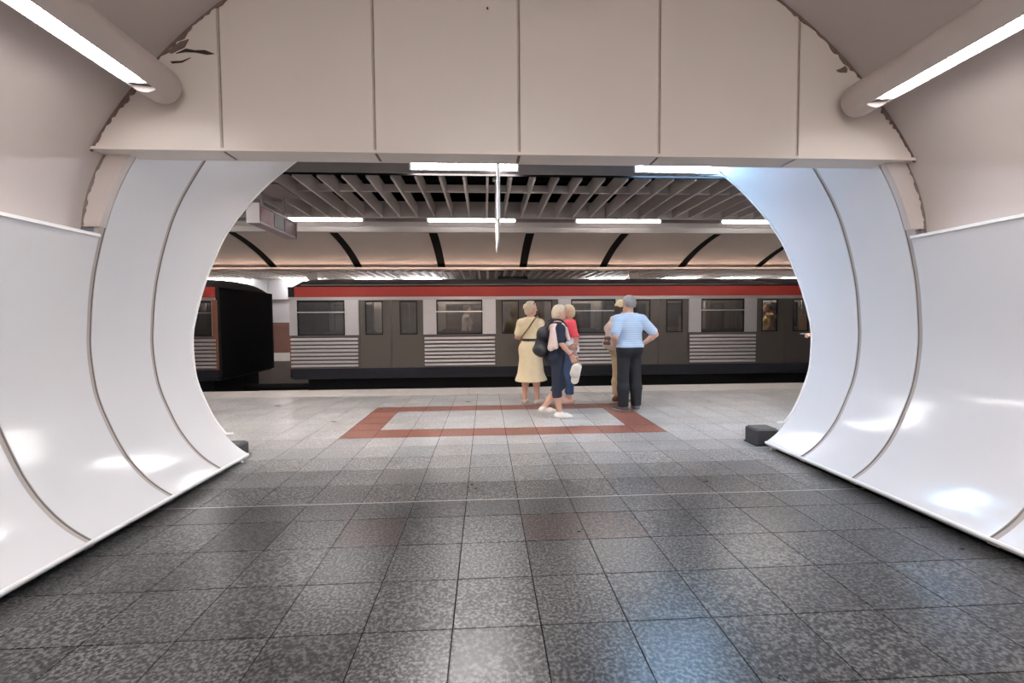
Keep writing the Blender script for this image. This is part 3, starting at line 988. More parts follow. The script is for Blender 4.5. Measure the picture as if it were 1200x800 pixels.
def train_car(x0, x1, doors, windows, label, cab=None):
    """doors and windows are x ranges; cab = x range at the right end painted black"""
    o = empty('train_car', ((x0 + x1) / 2, (TY0 + TY1) / 2, -0.95))
    inv = Vector(o.location)

    class B(MB):
        def build(s, name, mat, parent=None, smooth=False, kind=None):
            if parent is o:
                s.v = [tuple(Vector(v) - inv) for v in s.v]
            ob = MB.build(s, name, mat, parent, smooth, kind)
            return ob

    def sub(name, mat, par, mb):    # a sub-part: the parents sit at the car's origin
        mb.v = [tuple(Vector(v) - inv) for v in mb.v]
        return MB.build(mb, name, mat, par)

    ZB, ZC, ZW0, ZW1, ZR0, ZR1, ZT = 0.43, 1.085, 1.13, 1.84, 1.925, 2.135, 2.30
    xr = x1 if cab is None else cab
    for near, y, d in ((True, TY0, 1), (False, TY1, -1)):
        def ybox(mb, xa, xb, ya, yb, za, zb):
            return mb.box(xa, xb, *sorted((y + d * ya, y + d * yb)), za, zb)
        # lower panels under the windows, with ribs
        spans = []
        cur = x0 + 0.04
        for (da, db) in doors + [(xr, None)]:
            spans.append((cur, da)); cur = db
        for (xa, xb) in spans:
            lp = B(); ybox(lp, xa, xb, 0.0, 0.05, ZB, ZC + 0.045)
            lpo = lp.build('side_panel', M['rib_shade'], o)  # dark base paints the shade between the brighter ribs
            nr = 8
            for k in range(nr):
                z = ZB + 0.035 + k * (ZC - ZB - 0.02) / nr
                rb = MB(); hgt = 0.050
                pr = [(0.0, z), (-0.014, z + 0.010), (-0.014, z + hgt - 0.010), (0.0, z + hgt)]
                rb.loft([[(x, y + d * q, zz) for q, zz in pr] for x in (xa + 0.02, xb - 0.02)], True, True)
                sub('rib', M['steel_rib'], lpo, rb)
        # pillars between openings
        op = sorted(list(doors) + list(windows))
        cur = x0 + 0.04
        for (wa, wb) in op + [(xr, None)]:
            if wa - cur > 0.02:
                pm = B(); ybox(pm, cur, wa, 0.0, 0.05, ZC + 0.045, ZW1 + 0.02)
                pm.build('pillar', M['steel_bright'], o)
            cur = wb
        for (wa, wb) in windows:
            fr = B()
            ybox(fr, wa, wb, 0.0, 0.05, ZC + 0.045, ZW0 + 0.02)
            wf_ = fr.build('window_frame', M['black'], o)
            q = MB(); ybox(q, wa, wb, 0.005, 0.04, ZW1 - 0.02, ZW1 + 0.02); sub('frame_bar', M['black'], wf_, q)
            q = MB(); ybox(q, wa, wb, 0.004, 0.03, 1.60, 1.62); sub('frame_bar', M['chrome'], wf_, q)
            for xx in (wa, wb - 0.025):
                q = MB(); ybox(q, xx, xx + 0.025, 0.005, 0.04, ZW0, ZW1); sub('frame_bar', M['black'], wf_, q)
            q = MB(); ybox(q, wa, wb, 0.016, 0.022, ZW0, ZW1); sub('pane', M['glass'], wf_, q)
        for (da, db) in doors:
            mid = (da + db) / 2
            for (la, lb) in ((da, mid - 0.006), (mid + 0.006, db)):
                w0, w1 = (la + 0.13, lb - 0.17) if la == da else (la + 0.17, lb - 0.13)
                lf = B()
                ybox(lf, la, lb, 0.035, 0.065, 0.24, ZW0)
                ybox(lf, la, w0, 0.035, 0.065, ZW0, ZW1); ybox(lf, w1, lb, 0.035, 0.065, ZW0, ZW1)
                ybox(lf, la, lb, 0.035, 0.065, ZW1, ZR0)
                lfo = lf.build('door_leaf', M['steel_dark'], o)
                q = MB(); ybox(q, w0, w1, 0.046, 0.052, ZW0, ZW1); sub('pane', M['glass'], lfo, q)
                q = MB()
                for (a_, b_, c_, e_) in ((w0, w1, ZW0, ZW0 + 0.02), (w0, w1, ZW1 - 0.02, ZW1), (w0, w0 + 0.02, ZW0, ZW1), (w1 - 0.02, w1, ZW0, ZW1)):
                    ybox(q, a_, b_, 0.028, 0.05, c_, e_)
                sub('gasket', M['black'], lfo, q)
        # bands above
        hb = B(); ybox(hb, x0 + 0.03, xr, 0.0, 0.05, ZW1 + 0.02, ZR0)
        hb.build('window_header', M['steel'], o)
        ce = B(); ybox(ce, x0 + 0.03, x0 + 0.16, -0.004, 0.05, ZR0, ZR1)
        ce.build('band_end', M['roof'], o)
        rb = B(); ybox(rb, x0 + 0.16, xr, -0.006, 0.05, ZR0, ZR1)
        rb.build('red_band', M['red'], o)
        sk = B(); ybox(sk, x0 + 0.06, x1 - 0.06, 0.02, 0.07, 0.22, ZB)
        sk.build('skirt', M['navy_skirt'], o)
        gt = B(); ybox(gt, x0 + 0.3, x1 - 0.3, -0.012, 0.03, 2.165, 2.185)
        gt.build('gutter', M['steel_dark'], o)
        if cab is not None:
            cbk = B(); ybox(cbk, cab, x1 - 0.02, 0.0, 0.05, 0.24, ZR1)
            cbk.build('cab_side', M['black'], o)
            st_ = B(); ybox(st_, cab - 0.08, cab + 0.03, -0.004, 0.0, ZB, ZR0 - 0.05)
            st_.build('end_stripe', M['orange'], o)
        else:
            st_ = B(); ybox(st_, x0 + 0.04, x0 + 0.09, -0.004, 0.0, ZB, ZW0)
            st_.build('end_stripe', M['orange'], o)
    # roof
    rf = B()
    sec = [(0.0, 2.135), (0.006, 2.185), (0.025, 2.235), (0.06, 2.275), (0.11, 2.305), (0.2, 2.335), (0.34, 2.355), (0.5, 2.36)]
    sec = sec + [(1 - a_, b_) for a_, b_ in reversed(sec[:-1])]
    rings = []
    for x, sh in ((x0 + 0.02, 0.26), (x0 + 0.06, 0.17), (x0 + 0.13, 0.09), (x0 + 0.24, 0.03), (x0 + 0.4, 0.0), (x1 - 0.4, 0.0), (x1 - 0.24, 0.03), (x1 - 0.13, 0.09), (x1 - 0.06, 0.17), (x1 - 0.02, 0.26)):
        rg = [(x, TY0 + 0.002 + (TY1 - TY0 - 0.004) * a_, max(b_ - sh, 2.12)) for a_, b_ in sec]
        rg += [(x, TY1 - 0.002, 2.10), (x, TY0 + 0.002, 2.10)]
        rings.append(rg)
    rf.loft(rings, True, True).build('roof', M['roof'], o, True)
    # ends, floor, ceiling, underframe
    for xe in (x0 + 0.02, x1 - 0.07):
        B().box(xe, xe + 0.05, TY0 + 0.05, TY1 - 0.05, 0.24, 2.14).build('end_wall', M['near_black'], o)
    B().box(x0 + 0.07, x1 - 0.07, TY0 + 0.07, TY1 - 0.07, 0.20, 0.26).build('car_floor', M['car_floor'], o)
    B().box(x0 + 0.07, x1 - 0.07, TY0 + 0.07, TY1 - 0.07, 2.06, 2.10).build('car_ceiling', M['car_inner'], o)
    B().box(x0 + 0.3, x1 - 0.3, TY0 + 0.25, TY1 - 0.25, -0.35, 0.22).build('underframe', M['black'], o)
    k = x0 + 0.8
    while k < x1 - 1.0:
        B().box(k, k + 1.0, TY0 + 0.9, TY0 + 1.0, 2.035, 2.06).build('car_light', M['car_lamp'], o)
        B().box(k, k + 1.0, TY1 - 1.0, TY1 - 0.9, 2.035, 2.06).build('car_light', M['car_lamp'], o)
        k += 1.9
    for (wa, wb) in windows:
        for (ya, yb, yk0, yk1) in ((TY0 + 0.08, TY0 + 0.55, TY0 + 0.08, TY0 + 0.16), (TY1 - 0.55, TY1 - 0.08, TY1 - 0.16, TY1 - 0.08)):
            st_ = B().bev(wa - 0.1, wb + 0.1, ya, yb, 0.55, 0.72, 0.03).build('seat', M['seat_fabric'], o)
            q = MB().bev(wa - 0.1, wb + 0.1, yk0, yk1, 0.72, 1.20, 0.03); sub('seat_back', M['seat_fabric'], st_, q)
            q = MB().box(wa, wb, ya + 0.08, yb - 0.1, 0.26, 0.55); sub('seat_base', M['car_inner'], st_, q)
    for (da, db) in doors:
        for xx in (da - 0.12, db + 0.12):
            for yy in (TY0 + 0.62, TY1 - 0.62):
                B().cyl((xx, yy, 0.26), (xx, yy, 2.06), 0.018, 8).build('grab_pole', M['chrome'], o, True)
        B().box(da - 0.03, da, TY0 + 0.10, TY0 + 0.55, 0.26, 1.5).build('draught_screen', M['car_inner'], o)
        B().box(db, db + 0.03, TY0 + 0.10, TY0 + 0.55, 0.26, 1.5).build('draught_screen', M['car_inner'], o)
    # bogies
    for xb in (x0 + 2.2, x1 - 2.2):
        if x1 - x0 < 5 and xb > x0 + 3:
            continue
        bo = B().box(xb - 1.3, xb + 1.3, TRACK_Y - 0.95, TRACK_Y + 0.95, -0.62, -0.35).build('bogie', M['black'], o)
        for dx in (-0.95, 0.95):
            for s in (-1, 1):
                q = MB().cyl((xb + dx, TRACK_Y + s * 0.65, -0.53), (xb + dx, TRACK_Y + s * 0.78, -0.53), 0.42, 24)
                sub('wheel', M['rail'], bo, q)
    tag(o, label, 'train car', 'cars of the passing train')
    return o


P_ = 2.873
DO = [(-1.98 - 0.672 + P_ * k, -1.98 + 0.672 + P_ * k) for k in range(4)]
WI = [(-3.42 - 0.487 + P_ * k, -3.42 + 0.487 + P_ * k) for k in range(5)]
train_car(-4.106, 9.50, DO, WI, 'long stainless steel train car with red band behind the people')
train_car(-12.6, -5.45, [(-8.2, -6.86), (-11.07, -9.73)], [(-6.58, -5.62), (-9.4, -8.5)], 'train car with a dark end wall beside the left opening edge', cab=-5.53)
cpl = MB().cyl((-5.62, TRACK_Y, -0.1), (-3.9, TRACK_Y, -0.1), 0.08, 10).build('coupler', M['black'])
tag(cpl, 'black coupler bar joining the two train cars', 'coupler')

# ------------------------------------------------------------------ people
def smin(a, b, k):
    h = np.clip(0.5 + 0.5 * (b - a) / k, 0, 1)
    return b * (1 - h) + a * h - k * h * (1 - h)


def field(prims, h, pad=0.03, clips=()):
    """prims: (a, b, r1, r2, k, scale) rounded cones, blended; returns grid, origin"""
    lo, hi = np.full(3, 1e9), np.full(3, -1e9)
    for a, b, r1, r2, k, sc_ in prims:
        a, b = np.array(a, float), np.array(b, float); e = np.array(sc_) * max(r1, r2)
        lo = np.minimum(lo, np.minimum(a, b) - e); hi = np.maximum(hi, np.maximum(a, b) + e)
    lo -= pad; hi += pad
    n = np.ceil((hi - lo) / h).astype(int) + 1
    F = np.full(n, 1.0, np.float32)
    ax = [lo[i] + h * np.arange(n[i]) for i in range(3)]
    for a, b, r1, r2, k, sc_ in prims:
        a, b, sc_ = np.array(a, float), np.array(b, float), np.array(sc_, float)
        e = sc_ * max(r1, r2) + k + 2 * h
        i0 = np.maximum(((np.minimum(a, b) - e - lo) / h).astype(int), 0)
        i1 = np.minimum(((np.maximum(a, b) + e - lo) / h).astype(int) + 2, n)
        sl = tuple(slice(i0[i], i1[i]) for i in range(3))
        P = np.stack(np.meshgrid(*[ax[i][sl[i]] for i in range(3)], indexing='ij'), -1)
        q = (P - a) / sc_; d = (b - a) / sc_
        L = max(float(d @ d), 1e-9)
        t = np.clip((q @ d) / L, 0, 1)
        D = np.linalg.norm(q - t[..., None] * d, axis=-1) - (r1 + (r2 - r1) * t)
        D = D * float(sc_.min())
        F[sl] = smin(F[sl], D, k) if k > 0 else np.minimum(F[sl], D)
    for p, nn in clips:
        p, nn = np.array(p, float), np.array(nn, float); nn = nn / np.linalg.norm(nn)
        g = (ax[0][:, None, None] - p[0]) * nn[0] + (ax[1][None, :, None] - p[1]) * nn[1] + (ax[2][None, None, :] - p[2]) * nn[2]
        F = np.maximum(F, g)
    return F, lo


def nets(F, lo, h):
    """naive surface nets"""
    S = F < 0
    n = np.array(F.shape)
    c = [slice(0, -1), slice(1, None)]
    cnt = np.zeros(n - 1, np.int8)
    for i in (0, 1):
        for j in (0, 1):
            for k in (0, 1):
                cnt += S[c[i], c[j], c[k]]
    act = (cnt > 0) & (cnt < 8)
    idx = np.full(n - 1, -1, np.int64)
    cells = np.argwhere(act)
    idx[act] = np.arange(len(cells))
    acc = np.zeros((len(cells), 3)); num = np.zeros(len(cells))
    I, J, K = cells.T
    for ax_ in range(3):
        o1, o2 = [x for x in range(3) if x != ax_]
        for u in (0, 1):
            for v in (0, 1):
                d0 = [0, 0, 0]; d0[o1] = u; d0[o2] = v
                d1 = list(d0); d1[ax_] = 1
                f0 = F[I + d0[0], J + d0[1], K + d0[2]]; f1 = F[I + d1[0], J + d1[1], K + d1[2]]
                m = (f0 < 0) != (f1 < 0)
                t = np.where(m, f0 / np.where(m, f0 - f1, 1), 0)
                p = np.zeros((len(cells), 3)); p[:] = d0; p[:, ax_] = t
                acc += np.where(m[:, None], p, 0); num += m
    V = lo + h * (cells + acc / num[:, None])
    quads = []
    for ax_ in range(3):
        o1, o2 = [(1, 2), (2, 0), (0, 1)][ax_]
        a = [slice(None)] * 3; b = [slice(None)] * 3
        a[ax_] = slice(0, -1); b[ax_] = slice(1, None)
        X = S[tuple(a)] != S[tuple(b)]
        e = np.argwhere(X)
        ok = (e[:, o1] > 0) & (e[:, o2] > 0) & (e[:, o1] < n[o1] - 1) & (e[:, o2] < n[o2] - 1)
        e = e[ok]
        flip = S[tuple(e.T)]
        q = []
        for (u, v) in ((-1, -1), (0, -1), (0, 0), (-1, 0)):
            w = e.copy(); w[:, o1] += u; w[:, o2] += v
            q.append(idx[tuple(w.T)])
        q = np.stack(q, 1)
        q[~flip] = q[~flip][:, ::-1]
        quads.append(q)
    return V, np.concatenate(quads)


def organic(name, mat, parent, groups, h=0.009, clips=()):
    """one mesh from one or more blended groups of cones (each group may use its own cell size)"""
    vs, fs, o = [], [], 0
    for g in groups:
        prims, hh = g if isinstance(g, tuple) else (g, h)
        V, Q = nets(*((lambda r: (r[0], r[1]))(field(prims, hh, clips=clips))), hh)
        vs.append(V); fs.append(Q + o); o += len(V)
    V = np.concatenate(vs); Q = np.concatenate(fs)
    me = bpy.data.meshes.new(name)
    me.from_pydata(V.tolist(), [], Q.tolist())
    me.polygons.foreach_set('use_smooth', [True] * len(me.polygons))
    me.materials.append(mat)
    ob = bpy.data.objects.new(name, me)
    C.objects.link(ob)
    ob.parent = parent
    return ob


ONE = (1, 1, 1)


def cone(a, b, r1, r2=None, k=0.02, s=ONE):
    return (tuple(a), tuple(b), r1, r1 if r2 is None else r2, k, s)


def V3(*a):
    return Vector(a)


def hand_prims(wrist, d, nrm, side, curl=0.6, spread=0.1):
    """palm, four fingers and thumb; d along the hand, nrm out of the palm, side = +1 if the thumb lies towards d x nrm"""
    w, d, nrm = Vector(wrist), Vector(d).normalized(), Vector(nrm)
    nrm = (nrm - d * nrm.dot(d)).normalized()
    u = d.cross(nrm) * side              # towards the thumb
    out = []
    for t in (-0.028, -0.010, 0.010, 0.026):
        out.append(cone(w + u * t * 0.6, w + d * 0.085 + u * t, 0.016, 0.013, 0.014))
    for t, L in ((0.030, 0.070), (0.010, 0.080), (-0.011, 0.074), (-0.030, 0.058)):
        p = w + d * 0.085 + u * t
        ang = curl * 0.45
        dir_ = d + u * t * spread * 8
        for f, r in ((0.45, 0.0095), (0.32, 0.0088), (0.23, 0.0078)):
            dd_ = (dir_ * math.cos(ang) + nrm * math.sin(ang)).normalized()
            q = p + dd_ * L * f
            out.append(cone(p, q, r, r - 0.0006, 0.003))
            p = q; ang += curl
    p = w + d * 0.022 + u * 0.026
    dd_ = (d * 0.6 + u * 0.75 + nrm * 0.25).normalized()
    q = p + dd_ * 0.045
    out.append(cone(p, q, 0.014, 0.011, 0.012))
    dd_ = (d * 0.85 + u * 0.3 + nrm * 0.4).normalized()
    q2 = q + dd_ * 0.034
    out.append(cone(q, q2, 0.0105, 0.0095, 0.004))
    out.append(cone(q2, q2 + (dd_ + nrm * 0.2).normalized() * 0.024, 0.0095, 0.0078, 0.003))
    return out


class Fig:
    """a standing figure facing local +y, right hand at +x, feet on z = 0"""

    def __init__(s, H, fem, knees, ankles, elbows, wrists, lean=0.0, head_yaw=0.0, head_tilt=0.0, build=1.0, toes=((0, 1), (0, 1)), hands=None):
        s.H, s.fem, s.b = H, fem, build
        f = H / 1.70
        s.f = f
        s.hip = [V3(-0.085 * f, 0, 0.90 * f), V3(0.085 * f, 0, 0.90 * f)]
        s.pel = V3(0, -0.005, 0.96 * f)
        s.wst = V3(0, 0.0 + lean * 0.3, 1.06 * f)
        s.chs = V3(0, 0.0 + lean * 0.7, 1.25 * f)
        s.nck = V3(0, -0.01 + lean, 1.425 * f)
        sw = (0.165 if fem else 0.190) * f
        s.sho = [V3(-sw, -0.012 + lean * 0.95, 1.345 * f), V3(sw, -0.012 + lean * 0.95, 1.345 * f)]
        s.knee = [Vector(k) for k in knees]
        s.ank = [Vector(a) for a in ankles]
        s.elb = [Vector(e) for e in elbows]
        s.wri = [Vector(w_) for w_ in wrists]
        s.toe = [Vector((t[0], t[1], 0)).normalized() for t in toes]
        s.hc = V3(0, 0.02 + lean * 1.15, H - 0.118 * f)
        s.hm = Matrix.Translation(s.hc) @ Matrix.Rotation(head_yaw, 4, 'Z') @ Matrix.Rotation(head_tilt, 4, 'X')
        s.hands = hands or [((0, 0.1, -1), (1, 0.2, 0), -1), ((0, 0.1, -1), (-1, 0.2, 0), 1)]

    def h(s, x, y, z):
        return tuple(s.hm @ (Vector((x, y, z)) * s.f))

    def torso(s, g=0.0):
        f, b = s.f, s.b
        cw = 0.118 if s.fem else 0.130
        P = [cone(s.pel + V3(-0.05 * f, -0.01, -0.03), s.pel + V3(0.05 * f, -0.01, -0.03), 0.118 * f * b + g, k=0.05, s=(1, 0.92, 1)),
             cone(s.pel, s.wst, 0.125 * f * b + g, (0.105 if s.fem else 0.125) * f * b + g, 0.05, (1.12, 0.85, 1)),
             cone(s.wst, s.chs, (0.105 if s.fem else 0.125) * f * b + g, cw * f * b + g, 0.05, (1.15, 0.84, 1)),
             cone(s.chs, s.chs + V3(0, -0.01, 0.09 * f), cw * f * b + g, 0.095 * f * b + g, 0.05, (1.2, 0.8, 1)),
             cone(s.sho[0], s.nck + V3(0, 0, -0.015), 0.046 * f + g, 0.055 * f + g, k=0.04), cone(s.sho[1], s.nck + V3(0, 0, -0.015), 0.046 * f + g, 0.055 * f + g, k=0.04),
             cone(s.sho[0], s.sho[1], 0.048 * f + g, k=0.04)]
        if s.fem:
            for sx in (-1, 1):
                P.append(cone(s.chs + V3(sx * 0.07 * f, 0.075 * f, -0.01), s.chs + V3(sx * 0.07 * f, 0.085 * f, -0.02), 0.05 * f * b + g, k=0.04))
        for i in (0, 1):
            P.append(cone(s.hip[i] + V3(0, -0.045, 0.0), s.hip[i] + V3(0, -0.05, 0.02), 0.085 * f * b + g, k=0.05))
        return P

    def arm(s, i, t0=0.0, t1=2.0, g=0.0):
        """t runs 0-1 along the upper arm and 1-2 along the forearm"""
        f = s.f * (1.0 if s.fem else 1.12)
        P = []
        a, b, c = s.sho[i], s.elb[i], s.wri[i]
        e = min(t1, 1.0)
        P.append(cone(a, a.lerp(b, e), 0.047 * f + g, (0.047 - 0.010 * e) * f + g, 0.03))
        if t1 > 1:
            e = t1 - 1
            m = b.lerp(c, 0.3 * min(e / 0.3, 1))
            P.append(cone(b, m, 0.036 * f + g, 0.038 * f + g, 0.02))
            if e > 0.3:
                P.append(cone(m, b.lerp(c, e), 0.038 * f + g, (0.038 - 0.015 * e) * f + g, 0.02))
        return P

    def leg(s, i, t1=2.0, g=0.0, g2=None):
        f, b = s.f, s.b
        g2 = g if g2 is None else g2
        P = []
        h, k, a = s.hip[i], s.knee[i], s.ank[i]
        e = min(t1, 1.0)
        P.append(cone(h, h.lerp(k, e), 0.086 * f * b + g, (0.086 - 0.030 * e) * f * b + g + (g2 - g) * e * 0.5, 0.03))
        if t1 > 1:
            e = t1 - 1
            m = k.lerp(a, 0.35 * min(e / 0.35, 1)) + V3(0, -0.012, 0) * f
            P.append(cone(k, m, 0.055 * f * b + g + (g2 - g) * 0.5, 0.056 * f * b + g2, 0.03))
            if e > 0.35:
                P.append(cone(m, k.lerp(a, e), 0.056 * f * b + g2, (0.056 - 0.022 * e) * f * b + g2 + (0.012 if g2 > g else 0), 0.03))
        return P

    def foot(s, i, g=0.0):
        a, t = s.ank[i], s.toe[i]
        f = s.f
        base = V3(a.x, a.y, a.z - 0.045 * f)
        return [cone(a, base - t * 0.035 * f, 0.036 * f + g, 0.036 * f + g, 0.02),
                cone(base - t * 0.04 * f, base + t * 0.09 * f, 0.033 * f + g, 0.036 * f + g, 0.02, (1, 1, 0.9)),
                cone(base + t * 0.09 * f + V3(0, 0, -0.006), base + t * 0.155 * f + V3(0, 0, -0.012), 0.036 * f + g, 0.026 * f + g, 0.02, (1, 1, 0.75))]

    def head(s):
        H = s.h
        f = s.f
        return [cone(H(0, -0.018, 0.028), H(0, 0.012, 0.028), 0.080 * f, 0.076 * f, 0.02, (0.93, 1, 1.12)),
                cone(H(0, 0.028, -0.03), H(0, 0.052, -0.072), 0.058 * f, 0.036 * f, 0.04),
                cone(H(-0.03, 0.01, -0.062), H(0.03, 0.01, -0.062), 0.036 * f, k=0.03),
                cone(H(0, 0.082, 0.018), H(0, 0.104, -0.022), 0.009 * f, 0.014 * f, 0.012),
                cone(H(-0.03, 0.072, 0.026), H(0.03, 0.072, 0.026), 0.016 * f, k=0.015),
                cone(H(-0.016, 0.083, -0.052), H(0.016, 0.083, -0.052), 0.009 * f, k=0.008),
                cone(H(-0.079, -0.012, 0.012), H(-0.079, -0.006, -0.02), 0.014 * f, 0.010 * f, 0.006, (0.6, 1, 1.2)),
                cone(H(0.079, -0.012, 0.012), H(0.079, -0.006, -0.02), 0.014 * f, 0.010 * f, 0.006, (0.6, 1, 1.2)),
                cone(H(0, -0.02, -0.06), s.nck + V3(0, 0, -0.05), 0.050 * f, 0.058 * f, 0.03)]


SKIN = plain('skin', srgb(206, 160, 138), 0.55, noise=0.06, scale=12)
EYE = plain('eye_dark', srgb(48, 38, 34), 0.3, noise=0.05)
LIPS = plain('lips', srgb(172, 104, 94), 0.5, noise=0.05)


def cloth(name, rgb, rough=0.85, noise=0.12, scale=14):
    return plain(name, srgb(*rgb), rough, noise=noise, scale=scale, bump=0.3)


def build_body(fig, root, barefoot=True):
    P = fig.torso(-0.004)
    for i in (0, 1):
        P += fig.arm(i) + fig.leg(i) + fig.foot(i, -0.004)
    P += [cone(fig.nck + V3(0, 0, -0.06), fig.nck + V3(0, 0.005, 0.05), 0.058 * fig.f, 0.05 * fig.f, 0.03)]
    groups = [(P, 0.010), (fig.head(), 0.0055)]
    for i in (0, 1):
        d, n, sd = fig.hands[i][:3]
        cu = fig.hands[i][3] if len(fig.hands[i]) > 3 else 0.55
        groups.append((hand_prims(fig.wri[i], d, n, sd, cu) + [cone(fig.wri[i].lerp(fig.elb[i], 0.12), fig.wri[i], 0.026 * fig.f, 0.023 * fig.f, 0.015)], 0.0042))
    body = organic('body', SKIN, root, groups)
    for sx in (-1, 1):
        organic('eye', EYE, root, [[cone(fig.h(sx * 0.031, 0.078, 0.006), fig.h(sx * 0.033, 0.078, 0.006), 0.0085 * fig.f, k=0)]], 0.003)
    organic('mouth', LIPS, root, [[cone(fig.h(-0.018, 0.087, -0.052), fig.h(0.018, 0.087, -0.052), 0.0065 * fig.f, k=0)]], 0.0035)
    return body


def hair_short(fig, root, mat, extra=(), face=0.035, low=-0.045):
    H, f = fig.h, fig.f
    P = [cone(H(0, -0.026, 0.034), H(0, 0.008, 0.042), 0.089 * f, 0.084 * f, 0.02, (0.95, 1, 1.12)),
         cone(H(0, -0.055, -0.03), H(0, -0.05, 0.0), 0.062 * f, 0.07 * f, 0.03)]
    P += list(extra)
    up_ = Vector(H(0, 0, 1)) - Vector(H(0, 0, 0)); fr_ = Vector(H(0, 1, 0)) - Vector(H(0, 0, 0))
    return organic('hair', mat, root, [P], 0.006, clips=[(H(0, face, 0.03), tuple(fr_ - up_ * 0.55)), (H(0, 0, low), tuple(-up_))])


def shoes(fig, root, mat, sole, low=False):
    for i in (0, 1):
        a = fig.ank[i]
        zb = a.z - 0.083 * fig.f
        sh = organic('shoe', mat, root, [fig.foot(i, 0.010)], 0.007, clips=[((0, 0, zb + 0.018), (0, 0, -1)), ((0, 0, a.z + (-0.012 if low else 0.012)), (0, 0, 1))])
        pr = [cone(q[0], q[1], q[2] + 0.006, q[3] + 0.006, q[4], q[5]) for q in fig.foot(i, 0.010)[1:]]
        organic('sole', sole, sh, [pr], 0.007, clips=[((0, 0, zb), (0, 0, -1)), ((0, 0, zb + 0.024), (0, 0, 1))])


def person(label, loc, rz):
    o = empty('person', loc, rz)
    tag(o, label, 'person', 'people on the platform')
    return o


def shirt(fig, root, name, mat, z0, sleeve, g=0.012, top=None, clips=()):
    P = fig.torso(g)
    for i in (0, 1):
        P += fig.arm(i, 0, sleeve, g + 0.006)
    t = fig.nck.z + 0.025 if top is None else top
    return organic(name, mat, root, [P], 0.009, clips=[((0, 0, z0), (0, 0, -1)), ((0, 0, t), (0, 0, 1))] + list(clips))


def trousers(fig, root, name, mat, ztop, t1, g=0.012, g2=None, zlow=None):
    P = [q for q in fig.torso(g)[:2]] + fig.torso(g)[-2:]
    for i in (0, 1):
        P += fig.leg(i, t1, g, g2)
    cl = [((0, 0, ztop), (0, 0, 1))]
    if zlow is not None:
        cl.append(((0, 0, zlow), (0, 0, -1)))
    return organic(name, mat, root, [P], 0.009, clips=cl)


def strap(root, name, mat, pts, w=0.012, n=8):
    pts = [Vector(p) for p in pts]
    # smooth the run
    fine_ = []
    for i in range(len(pts) - 1):
        p0, p1, p2, p3 = pts[max(i - 1, 0)], pts[i], pts[i + 1], pts[min(i + 2, len(pts) - 1)]
        for k in range(5):
            t = k / 5
            fine_.append(0.5 * ((2 * p1) + (p2 - p0) * t + (2 * p0 - 5 * p1 + 4 * p2 - p3) * t * t + (3 * p1 - p0 - 3 * p2 + p3) * t ** 3))
    fine_.append(pts[-1])
    return MB().tube(fine_, w, n).build(name, mat, root, 'all')


# ---- woman in the long pale yellow dress, seen from behind, head turned right
fg = Fig(1.72, True, [(-0.09, 0.01, 0.49), (0.09, 0.02, 0.49)], [(-0.10, -0.05, 0.083), (0.10, 0.03, 0.083)],
         [(-0.24, -0.03, 1.13), (0.24, 0.02, 1.12)], [(-0.16, 0.18, 1.10), (0.14, 0.24, 1.16)],
         head_yaw=R(-38), build=1.0, toes=((-0.15, 1), (0.25, 1)), hands=[((0.6, 0.7, 0.2), (0.3, -0.2, -1), 1, 0.9), ((-0.5, 0.8, 0.25), (-0.3, -0.2, -1), -1, 0.9)])
o = person('woman in a long pale yellow dress with black belt, seen from behind', (0.76, 7.70, 0), R(-28))
build_body(fg, o)
M['yellow'] = cloth('pale_yellow_cotton', (228, 208, 170), noise=0.08)
P = fg.torso(0.016)
for i in (0, 1):
    P += fg.arm(i, 0, 0.72, 0.026)
P += [cone(fg.wst + V3(0, 0, -0.04), (0, -0.005, 0.84), 0.122, 0.178, 0.04, (1.06, 0.88, 1)), cone((0, -0.005, 0.84), (0, -0.005, 0.40), 0.178, 0.232, 0.04, (1.06, 0.88, 1)), cone((-0.10, -0.02, 0.52), (-0.11, -0.05, 0.40), 0.10, 0.145, 0.04), cone((0.10, 0.02, 0.52), (0.12, 0.03, 0.40), 0.10, 0.15, 0.04)]
organic('dress', M['yellow'], o, [P], 0.010, clips=[((0, 0, 0.40), (0, 0.10, -1)), ((0, 0, fg.nck.z + 0.02), (0, 0, 1))])
M['belt'] = cloth('black_belt', (30, 27, 28), 0.5)
organic('belt', M['belt'], o, [[cone(fg.wst + V3(0, 0, -0.01), fg.wst + V3(0, 0, 0.03), 0.148, 0.142, 0, (1.13, 0.87, 1))]], 0.008, clips=[((0, 0, fg.wst.z - 0.012), (0, 0, -1)), ((0, 0, fg.wst.z + 0.034), (0, 0, 1))])
M['blond'] = cloth('blond_hair', (206, 184, 152), 0.6, 0.25, 40)
hair_short(fg, o, M['blond'], [cone(fg.h(0, -0.105, 0.045), fg.h(0, -0.115, 0.02), 0.038, 0.034, 0.015), cone(fg.h(0, -0.06, -0.02), fg.h(0, -0.075, -0.07), 0.045, 0.03, 0.03)], low=-0.10)
M['sandal'] = cloth('pale_sandal', (206, 186, 172), 0.6)
shoes(fg, o, M['sandal'], M['sandal'], True)
M['sunglass'] = plain('dark_plastic', srgb(40, 32, 30), 0.25, noise=0.1)
MB().tube([fg.h(-0.088, 0.0, 0.075), fg.h(-0.05, 0.05, 0.115), fg.h(0, 0.065, 0.125), fg.h(0.05, 0.05, 0.115), fg.h(0.088, 0.0, 0.075)], 0.008, 8).build('sunglasses', M['sunglass'], o, 'all')
b = empty('shoulder_bag', o.location, o.rotation_euler.z)
M['brown_strap'] = cloth('brown_leather', (112, 84, 46), 0.5)
